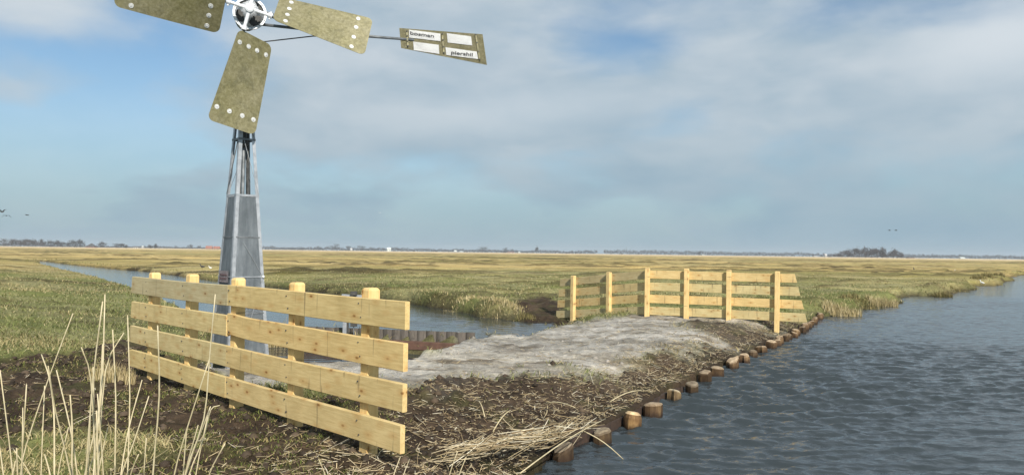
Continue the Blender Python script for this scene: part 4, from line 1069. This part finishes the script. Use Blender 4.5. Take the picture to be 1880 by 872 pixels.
# ------------------------------------------------------------------ birds
M_BIRD = simple('dark_plumage', (0.03, 0.03, 0.03), (0.07, 0.065, 0.06), 8, 0.8)
M_BIRDW = simple('white_plumage', (0.7, 0.7, 0.68), (0.85, 0.85, 0.83), 8, 0.8)
def bird_fly(px, py, Yd, span, label, mat, wing=0.35, head=0.0, droop=0.0):
    c = aty(px, py, Yd); e = empty('flying_bird', c, label, 'bird', 'birds flying low over the polder')
    bm = bmesh.new(); s = span
    prof = [(-0.28, .008), (-0.2, .035), (-0.05, .06), (0.1, .05), (0.18, .03), (0.26, .02), (0.31, .026), (0.36, .006)]
    add_tube(bm, [(0, x * s, 0.02 * s if x > .2 else 0) for x, r in prof], [r * s for x, r in prof], 8)
    ob = from_bm('body', bm, mat, e, True); ob.rotation_euler[2] = head
    for sg in (-1, 1):
        bm = bmesh.new()
        pts = [((0.03, 0.10, 0.0), (0.03, -0.10, 0.0)), ((0.24, 0.14, wing * 0.24 + .02), (0.24, -0.08, wing * 0.22 + .02)), ((0.5, 0.0, wing * 0.34 - droop * .3), (0.5, -0.06, wing * 0.34 - droop * .3))]
        vs = [[bm.verts.new((sg * x * s, y * s, z * s)) for x, y, z in pr] for pr in pts]
        for a, b in zip(vs[:-1], vs[1:]): bm.faces.new((a[0], a[1], b[1], b[0]))
        bmesh.ops.solidify(bm, geom=bm.faces[:], thickness=0.012 * s)
        w = from_bm('wing', bm, mat, e); w.rotation_euler[2] = head
bird_fly(4, 389, 110, 1.5, 'dark goose with raised wings, upper one of the flying pair', M_BIRD, 0.8, 1.2)
bird_fly(12, 396, 116, 1.3, 'dark goose with drooped wings just below another flying goose', M_BIRD, 0.2, 0.9, 1.0)
bird_fly(50, 395, 150, 1.4, 'small grey bird flying alone behind the two geese', M_BIRD, 0.3, 1.4)
bird_fly(698, 391, 170, 0.9, 'tiny pale gull flying alone over the meadow beyond the wind pump', M_BIRDW, 0.5, 0.6)
bird_fly(1633, 423, 190, 1.3, 'small dark bird flying above the round wood, trailing its mate', M_BIRD, 0.3, 1.3)
bird_fly(1645, 423, 190, 1.3, 'small dark bird flying above the round wood, leading its mate', M_BIRD, 0.35, 1.3)
def bird_stand(px, py, z, size, label, mat):
    c = gz(px, py, z); c[2] = ground_z(c[0], c[1])
    bm = bmesh.new(); s = size; h0 = 0.22 * s
    prof = [(-0.5, .03, .30), (-0.35, .12, .33), (-0.1, .2, .36), (0.12, .19, .40), (0.26, .1, .5), (0.32, .06, .72), (0.36, .075, .86), (0.44, .06, .88), (0.56, .012, .85)]
    add_tube(bm, [(x * s, 0, z_ * s) for x, r, z_ in prof], [r * s for x, r, z_ in prof], 8)
    for yy in (-.07, .07): add_tube(bm, [(0.02 * s, yy * s, -0.05 * s), (0.02 * s, yy * s, 0.28 * s)], 0.018 * s, 5)
    ob = from_bm('standing_bird', bm, mat, None, True); ob.location = c; ob.rotation_euler[2] = rng.random() * 6; tag(ob, label, 'bird', 'birds resting on the meadow')
bird_stand(371, 493, -0.05, 0.42, 'dark goose on the meadow beside the wind pump tower', M_BIRD)
bird_stand(386, 495, -0.05, 0.27, 'pale breasted goose on the meadow close to the tower', M_BIRDW)
bird_stand(1803, 517, -0.1, 0.36, 'white bird standing on the river bank among dark tussocks', M_BIRDW)
bird_stand(1678, 496, -0.05, 0.4, 'dark bird standing far out on the tan meadow', M_BIRD)
bird_stand(1752, 497, -0.05, 0.34, 'white bird standing far out on the tan meadow', M_BIRDW)

# ------------------------------------------------------------------ far trees and houses
M_BARK = simple('grey_bark', (0.06, 0.05, 0.045), (0.11, 0.095, 0.08), 3, 0.9)
def crown_tris(cx, cy, cz, rx, ry, rz, n, sz, tone):
    k = 9; cen = rng.normal(size=(k, 3)); cen /= np.linalg.norm(cen, axis=1)[:, None]; cen *= (0.35 + 0.5 * rng.random(k))[:, None]
    w = rng.integers(0, k, n); p = cen[w] + rng.normal(size=(n, 3)) * 0.24
    p = p * np.array([rx, ry, rz]) + np.array([cx, cy, cz])
    p[:, 2] = np.maximum(p[:, 2], cz - rz * 0.95)
    d1 = rng.normal(size=(n, 3)); d1 /= np.linalg.norm(d1, axis=1)[:, None]; d2 = rng.normal(size=(n, 3)); d2 /= np.linalg.norm(d2, axis=1)[:, None]
    V = np.stack([p - d1 * sz, p + d1 * sz, p + d2 * sz * 0.8 + np.array([0, 0, sz * 0.5])], 1).reshape(-1, 3)
    T = np.arange(n * 3).reshape(n, 3); c = np.array(tone)[None] * (0.7 + 0.6 * rng.random(n))[:, None]
    return V, T, np.repeat(c, 3, axis=0)
BROWN = (0.062, 0.050, 0.042); GREY = (0.052, 0.050, 0.046); DKG = (0.05, 0.055, 0.038); RED = (0.11, 0.065, 0.05)
def horizon_y(x): return 463.7 + (x - 940) * 0.01298
def far_tree(px, top, wpx, dist, label, group, tone=BROWN, n=620):
    base = aty(px, horizon_y(px), dist); hgt = max(3.0, (horizon_y(px) - top) * dist / FPX * 1.28 + 1.6); w = wpx * dist / FPX / 2
    e = empty('bare_tree', (base[0], base[1], 0), label, 'tree', group)
    V, T, c = crown_tris(0, 0, hgt * 0.56, w, w, hgt * 0.46, n, 0.06 * hgt, tone)
    o = np_mesh('crown', V, T, M_TWIG, c); o.parent = e
    bm = bmesh.new(); add_tube(bm, [(0, 0, -0.6), (0, 0, hgt * 0.3), (0.1 * w, 0, hgt * 0.75)], [hgt * 0.028, hgt * 0.02, hgt * 0.005], 6)
    for k in range(4):
        a = k * 1.6; add_tube(bm, [(0, 0, hgt * (0.22 + 0.07 * k)), (math.cos(a) * w * 0.55, math.sin(a) * w * 0.55, hgt * (0.55 + 0.07 * k))], [hgt * 0.012, hgt * 0.003], 5)
    o = from_bm('trunk', bm, M_BARK, e)
left_t = [(6, 442, 22), (22, 440.5, 22), (38, 441, 20), (53, 441.5, 20), (66, 441, 18), (78, 442, 12), (94, 443, 13), (105, 444, 10), (115, 445, 11), (127, 446, 12), (137, 443.5, 16), (148, 443.5, 12), (189, 445.5, 15), (214, 449, 13), (223, 448, 9), (232, 450, 8), (276, 450.5, 10), (286, 449.5, 8)]
desc_l = ['tall bare tree at the frame edge of the big farm grove', 'tallest crown of the big farm grove on the horizon', 'broad crown in the middle of the big farm grove', 'flat topped tree in the big farm grove', 'tree near the open end of the big farm grove', 'last thin tree of the big farm grove',
          'first separate tree after the big farm grove', 'narrow tree after the first separate one', 'small tree halfway between grove and pyramid roof', 'low bush-like tree before the dense pair by the pyramid roof', 'dense dark tree of the pair before the pyramid roof', 'narrower tree touching the dense one before the pyramid roof',
          'solitary round tree just after the pyramid roofed farm', 'dark tree before the white shed on the horizon', 'narrow tree close to the white shed', 'little tree touching the white shed', 'low tree past the white shed', 'thin tree farther past the white shed']
for (x, t, w), d in zip(left_t, desc_l): far_tree(x, t, w * 1.15, 1180 + 60 * rng.random(), d, 'bare trees on the horizon by the farms', GREY if x > 90 else BROWN)
wood = [(1546, 464, 14), (1556, 461, 16), (1567, 460, 18), (1578, 458.5, 18), (1589, 459, 17), (1600, 458.5, 18), (1611, 459.5, 16), (1620, 459, 15), (1628, 462, 14), (1640, 460, 15), (1648, 464, 12), (1656, 468, 9), (1535, 468, 10), (1524, 469.5, 10)]
wd_ = ['low outer tree starting the round wood', 'second tree of the round wood, stepping up', 'broad crown early in the round wood', 'tall crown near the middle of the round wood', 'crown exactly in the middle of the round wood', 'tall dark crown just past the middle of the round wood', 'crown in the second half of the round wood', 'peaked crown before the dip of the round wood',
       'lower tree in the dip of the round wood', 'separate rounded tree closing the round wood', 'shoulder tree on the outside of the closing one', 'small last bush of the round wood', 'low shrubby tree before the round wood', 'lowest scrubby tree ahead of the round wood']
for (x, t, w), d in zip(wood, wd_): far_tree(x, t, w * 1.3, 1150 + 80 * rng.random(), d, 'trees of the round wood', BROWN, 760)
mid = [(323, 452, 7), (349, 449, 9), (366, 451.5, 7), (501, 453, 13), (537, 454.5, 12), (552, 454, 12), (586, 453.5, 12), (613, 451, 20), (640, 453, 10), (663, 452.5, 15), (683, 454.5, 13), (730, 455, 18), (886, 454.5, 20), (928, 456.5, 12), (985, 455.5, 7), (1285, 461, 9)]
md = ['tiny tree on the horizon before the red roofs', 'lone airy tree on the horizon before the red roofs', 'faint tree beside the red roofs', 'tree right behind the wind pump tower', 'small tree between tower and the broad horizon clump', 'twin tree next to the small one past the tower', 'tree just before the broad horizon clump',
      'broad clump standing highest past the tower', 'tree over the tiny white spire', 'rounded tree after the white spire', 'low tree after the rounded one', 'tree beside the pale rooftop on the horizon', 'tallest tree past the two white houses', 'tree past the tallest one beyond the white houses', 'thin tree over the small white cottage', 'lone tree over the avenue behind the far fence']
for (x, t, w), d in zip(mid, md): far_tree(x, t, w * 1.15, 1900 + 100 * rng.random(), d, 'single trees on the far horizon', GREY, 420)
# the continuous hedge and avenue line on the horizon reads as one mass
VV, TT, CV = [], [], []; off = 0
for px in np.arange(-260, 2200, 2.6):
    hpx = 3.6 + 1.8 * float(fbm(np.array([px * 0.03]), np.array([0.3]), 3, 501)[0]) * 2
    if 80 < px < 480: hpx *= 0.45
    if 480 <= px < 1090: hpx = 3.8 + 3.2 * float(fbm(np.array([px * 0.05]), np.array([3.3]), 3, 503)[0])
    if 1110 < px < 1540: hpx = 5.2 + 2.0 * float(fbm(np.array([px * 0.12]), np.array([1.3]), 2, 502)[0]) - (px - 1110) * 0.001
    if 1655 < px: hpx = 4.6 + 1.2 * float(fbm(np.array([px * 0.08]), np.array([2.3]), 2, 504)[0])
    hpx = max(1.4, hpx)
    if 1096 < px < 1108: continue
    D = 2300 + 120 * rng.random(); b = aty(px, horizon_y(px), D); hg = hpx * 1.45 * D / FPX + 1.5
    V, T, c = crown_tris(b[0], b[1], hg * 0.5, 4.2, 4.2, hg * 0.5, 80, 1.4, GREY if rng.random() < .6 else BROWN)
    VV.append(V); TT.append(T + off); CV.append(c); off += len(V)
g = np_mesh('far_tree_line', np.concatenate(VV), np.concatenate(TT), M_TWIG, np.concatenate(CV)); kind(g, 'stuff')
# houses
M_HW = simple('white_render', (0.38, 0.375, 0.365), (0.48, 0.475, 0.465), 1.5, 0.7); M_BRICK = simple('brick_wall', (0.22, 0.10, 0.07), (0.30, 0.15, 0.10), 3, 0.8)
M_RTILE = simple('red_roof_tile', (0.26, 0.10, 0.065), (0.34, 0.14, 0.09), 3, 0.8); M_DTILE = simple('dark_roof', (0.045, 0.042, 0.04), (0.085, 0.08, 0.075), 2, 0.8)
M_PALER = simple('pale_roof', (0.5, 0.55, 0.52), (0.62, 0.66, 0.63), 2, 0.6); M_PANE = simple('dark_pane', (0.02, 0.022, 0.025), (0.04, 0.045, 0.05), 2, 0.2)
def house(px, wpx, wall_px, roof_px, dist, label, cat, wm, rm, depth=0.7, hip=False, yaw_=0.15):
    b = aty(px, horizon_y(px), dist); s = dist / FPX; w, hw, hr = wpx * s * 0.9, wall_px * s + 0.9, roof_px * s; d = w * depth
    name = {'farmhouse': 'farmhouse', 'barn': 'barn', 'shed': 'shed'}.get(cat, 'house')
    e = empty(name, (b[0], b[1], -0.1), label, cat, 'buildings on the far horizon'); e.rotation_euler[2] = yaw_
    bm = bmesh.new(); add_box(bm, (w, d, hw), Matrix.Translation((0, 0, hw / 2))); from_bm('wall', bm, wm, e)
    bm = bmesh.new(); o_ = 0.4; x, y = w / 2 + o_, d / 2 + o_; rx = 0.06 * w if hip else x
    vs = [bm.verts.new(p) for p in ((-x, -y, hw + .01), (x, -y, hw + .01), (x, y, hw + .01), (-x, y, hw + .01), (-rx, 0, hw + hr), (rx, 0, hw + hr))]
    for f in ((0, 1, 5, 4), (1, 2, 5), (2, 3, 4, 5), (3, 0, 4), (3, 2, 1, 0)): bm.faces.new([vs[i] for i in f])
    rf = from_bm('roof', bm, rm, e)
    for k in (-0.28, 0.22):
        bm = bmesh.new(); add_box(bm, (w * 0.14, 0.1, hw * 0.4), Matrix.Translation((k * w, -d / 2 - 0.03, hw * 0.52))); from_bm('window', bm, M_PANE, e)
house(168, 17, 1.4, 6.2, 1200, 'dark pyramid roofed farmhouse between grove and round tree on the horizon', 'farmhouse', M_BRICK, M_DTILE, 0.9, True)
house(250, 9, 1.8, 1.6, 1250, 'long grey shed next to the tiny white one on the horizon', 'shed', M_HW, M_DTILE)
house(262, 3.4, 3.0, 1.2, 1240, 'tiny bright white shed on the horizon before the wind pump', 'shed', M_HW, M_PALER)
house(384, 12, 1.6, 4.2, 1300, 'red roofed house beside the wind pump tower on the horizon', 'house', M_BRICK, M_RTILE)
house(398, 12, 1.6, 3.6, 1310, 'second red roofed house half behind the tower', 'house', M_BRICK, M_RTILE)
house(645, 3.0, 1.6, 3.4, 1700, 'narrow white gable under the horizon trees past the tower', 'house', M_HW, M_HW)
house(714, 8, 4.4, 2.6, 1800, 'pale green roofed hall showing over the far tree line', 'barn', M_PALER, M_PALER)
house(836, 4.4, 1.8, 1.8, 1400, 'bright white house, first of a pair on the horizon', 'house', M_HW, M_PALER)
house(847, 7.0, 0.9, 1.0, 1400, 'low white barn next to the bright white house', 'barn', M_HW, M_PALER)
house(953, 4.0, 1.2, 1.0, 1500, 'small white cottage alone on the horizon above the pond', 'house', M_HW, M_PALER)
house(938, 13, 0.8, 1.0, 1520, 'long low pink roofed barn beside the small white cottage', 'barn', M_HW, M_RTILE)
house(1291, 5, 0.9, 1.0, 1400, 'little white shed on the horizon above the far fence', 'shed', M_HW, M_PALER)
house(1497, 8, 0.7, 1.2, 1300, 'flat white barn on the horizon before the round wood', 'barn', M_HW, M_HW)
house(1516, 4.0, 3.2, 2.6, 1300, 'tall white house close to the round wood', 'house', M_HW, M_HW)
house(1671, 14, 0.6, 1.8, 1300, 'dark low roofed barn just past the round wood', 'barn', M_BRICK, M_DTILE)
house(1766, 10, 0.9, 2.2, 1500, 'white roofed barn in the far tree line past the round wood', 'barn', M_HW, M_PALER)

# ------------------------------------------------------------------ air
HAZE = True
if HAZE:
    bm = bmesh.new(); add_box(bm, (13000, 5400, 42), Matrix.Translation((0, 2600, 42 / 2 - 3.0)))
    hm = bpy.data.materials.new('haze_air'); hm.use_nodes = True; nt = hm.node_tree; nt.nodes.clear()
    out = nt.nodes.new('ShaderNodeOutputMaterial'); pv = nt.nodes.new('ShaderNodeVolumePrincipled')
    pv.inputs['Color'].default_value = (0.82, 0.88, 0.95, 1); pv.inputs['Density'].default_value = 0.00016; pv.inputs['Anisotropy'].default_value = 0.0
    nt.links.new(pv.outputs[0], out.inputs['Volume'])
    hz_ = from_bm('haze', bm, hm); kind(hz_, 'stuff')

# ------------------------------------------------------------------ sun and sky
SAZ, SEL = math.radians(-68), math.radians(33)
sd = Vector((math.cos(SAZ) * math.cos(SEL), math.sin(SAZ) * math.cos(SEL), math.sin(SEL)))
sl = bpy.data.lights.new('sun', 'SUN'); sl.energy = 4.0; sl.angle = math.radians(0.6); sl.color = (1.0, 0.945, 0.86)
so = bpy.data.objects.new('sun', sl); COL.objects.link(so); so.rotation_euler = sd.to_track_quat('Z', 'Y').to_euler()

w = bpy.data.worlds.new('World'); scene.world = w; w.use_nodes = True; nt = w.node_tree; nt.nodes.clear()
out = nt.nodes.new('ShaderNodeOutputWorld'); bg = nt.nodes.new('ShaderNodeBackground'); bg.inputs['Strength'].default_value = 0.079
nt.links.new(bg.outputs[0], out.inputs[0])
sky = nt.nodes.new('ShaderNodeTexSky'); sky.sky_type = 'NISHITA'; sky.sun_disc = False; sky.sun_elevation = SEL
sky.sun_rotation = math.atan2(sd.x, sd.y); sky.altitude = 0; sky.air_density = 1.0; sky.dust_density = 0.6; sky.ozone_density = 1.5
tc = nt.nodes.new('ShaderNodeTexCoord'); DIR = tc.outputs['Generated']
def blob(px, py, rx, ry, rot=0.0):
    d = ray(px, py); d = d / np.linalg.norm(d)
    mp = nt.nodes.new('ShaderNodeMapping'); mp.vector_type = 'TEXTURE'
    mp.inputs['Location'].default_value = d.tolist(); mp.inputs['Rotation'].default_value = (0, math.radians(rot), 0)
    mp.inputs['Scale'].default_value = (rx / FPX, 0.6, ry / FPX)
    nt.links.new(DIR, mp.inputs[0])
    ln = nt.nodes.new('ShaderNodeVectorMath'); ln.operation = 'LENGTH'; nt.links.new(mp.outputs[0], ln.inputs[0])
    mr = nt.nodes.new('ShaderNodeMapRange'); mr.interpolation_type = 'SMOOTHSTEP'; mr.inputs['From Min'].default_value = 0.0; mr.inputs['From Max'].default_value = 1.6
    mr.inputs['To Min'].default_value = 1.0; mr.inputs['To Max'].default_value = 0.0; nt.links.new(ln.outputs['Value'], mr.inputs['Value'])
    return mr.outputs[0]
def madd(a, k, b):
    m = N(nt, 'ShaderNodeMath', operation='MULTIPLY_ADD'); nt.links.new(a, m.inputs[0]); m.inputs[1].default_value = k
    if hasattr(b, 'is_linked'): nt.links.new(b, m.inputs[2])
    else: m.inputs[2].default_value = b
    return m.outputs[0]
mp = nt.nodes.new('ShaderNodeMapping'); mp.inputs['Scale'].default_value = (1.0, 1.0, 2.6); mp.inputs['Rotation'].default_value = (0, math.radians(-8), 0); nt.links.new(DIR, mp.inputs[0])
n1 = noise(nt, mp.outputs[0], 3.4, 8, 0.52, 0.25)
n2 = noise(nt, mp.outputs[0], 7.5, 7, 0.5, 0.2)
cov = madd(n1, 1.35, madd(n2, 0.45, -0.21))
for px, py, rx, ry, rot, k in [(150, 110, 330, 120, -18, -0.45), (60, 260, 230, 75, -10, -0.30), (300, 250, 170, 50, 0, -0.15), (1150, 110, 100, 170, 25, -0.22), (1240, 210, 110, 50, -20, -0.25), (1680, 40, 130, 60, 0, -0.22), (950, 10, 160, 60, 0, -0.12),
                               (100, 160, 190, 45, -6, 0.26), (480, 200, 330, 70, 0, 0.28), (900, 210, 400, 60, -6, 0.35), (60, 20, 200, 40, 12, 0.40), (1450, 130, 260, 90, 6, 0.30), (1810, 120, 160, 80, 0, 0.40), (1300, 300, 300, 60, -8, 0.22), (700, 60, 260, 80, 0, 0.22)]:
    cov = madd(blob(px, py, rx, ry, rot), k, cov)
sep0 = nt.nodes.new('ShaderNodeSeparateXYZ'); nt.links.new(DIR, sep0.inputs[0])
hi_ = nt.nodes.new('ShaderNodeMapRange'); hi_.inputs['From Min'].default_value = 0.33; hi_.inputs['From Max'].default_value = 0.6; nt.links.new(sep0.outputs[2], hi_.inputs['Value'])
cov = madd(hi_.outputs[0], 0.28, cov)  # unseen cloud above the view, added to grey reflections and soften ambient light
mr = nt.nodes.new('ShaderNodeMapRange'); mr.interpolation_type = 'SMOOTHSTEP'; mr.inputs['From Min'].default_value = 0.24; mr.inputs['From Max'].default_value = 0.86; nt.links.new(cov, mr.inputs['Value'])
# haze towards the horizon
sep = nt.nodes.new('ShaderNodeSeparateXYZ'); nt.links.new(DIR, sep.inputs[0])
hzm = nt.nodes.new('ShaderNodeMapRange'); hzm.interpolation_type = 'SMOOTHSTEP'; hzm.inputs['From Min'].default_value = -0.02; hzm.inputs['From Max'].default_value = 0.25
hzm.inputs['To Min'].default_value = 1.0; hzm.inputs['To Max'].default_value = 0.0; nt.links.new(sep.outputs[2], hzm.inputs['Value'])
cb = nt.nodes.new('ShaderNodeMapRange'); cb.inputs['From Min'].default_value = 0.36; cb.inputs['From Max'].default_value = 0.66; nt.links.new(n2, cb.inputs['Value'])
ccol = mixc(nt, cb.outputs[0], (3.75, 4.75, 5.6), (5.15, 5.85, 6.45))
bright = madd(blob(1840, 70, 120, 60, 0), 1.0, madd(blob(950, 205, 260, 40, -5), 0.55, madd(blob(60, 10, 220, 50, 10), 0.6, 0.0)))
ccol = mixc(nt, bright, ccol, (6.1, 6.7, 7.2))
hlow = mixc(nt, cb.outputs[0], (2.65, 3.95, 4.85), (3.05, 4.25, 5.0))
hcol = mixc(nt, hzm.outputs[0], ccol, hlow)
skyc = mixc(nt, 1.0, sky.outputs[0], (0.84, 0.98, 1.03), 'MULTIPLY')
mx = N(nt, 'ShaderNodeMath', operation='MAXIMUM'); nt.links.new(mr.outputs[0], mx.inputs[0])
hm2 = N(nt, 'ShaderNodeMath', operation='MULTIPLY'); nt.links.new(hzm.outputs[0], hm2.inputs[0]); hm2.inputs[1].default_value = 0.97; nt.links.new(hm2.outputs[0], mx.inputs[1])
fin = mixc(nt, mx.outputs[0], skyc, hcol)
nt.links.new(fin, bg.inputs['Color'])

# ------------------------------------------------------------------ camera and render settings
cam = bpy.data.cameras.new('camera'); co = bpy.data.objects.new('camera', cam); COL.objects.link(co)
cam.sensor_fit = 'HORIZONTAL'; cam.sensor_width = 36.0; cam.lens = FPX / PW * 36.0; cam.clip_start = 0.05; cam.clip_end = 12000
Mx = Matrix((Vector(cR.tolist()), Vector(cU.tolist()), Vector((-cF).tolist()))).transposed().to_4x4(); Mx.translation = Vector(CAM.tolist())
co.matrix_world = Mx; scene.camera = co
scene.view_settings.view_transform = 'Standard'; scene.view_settings.look = 'None'; scene.view_settings.exposure = 0.45; scene.view_settings.gamma = 1.0
scene.view_settings.use_curve_mapping = False
scene.render.engine = 'CYCLES'; scene.cycles.max_bounces = 6; scene.cycles.volume_bounces = 0; scene.cycles.use_denoising = True
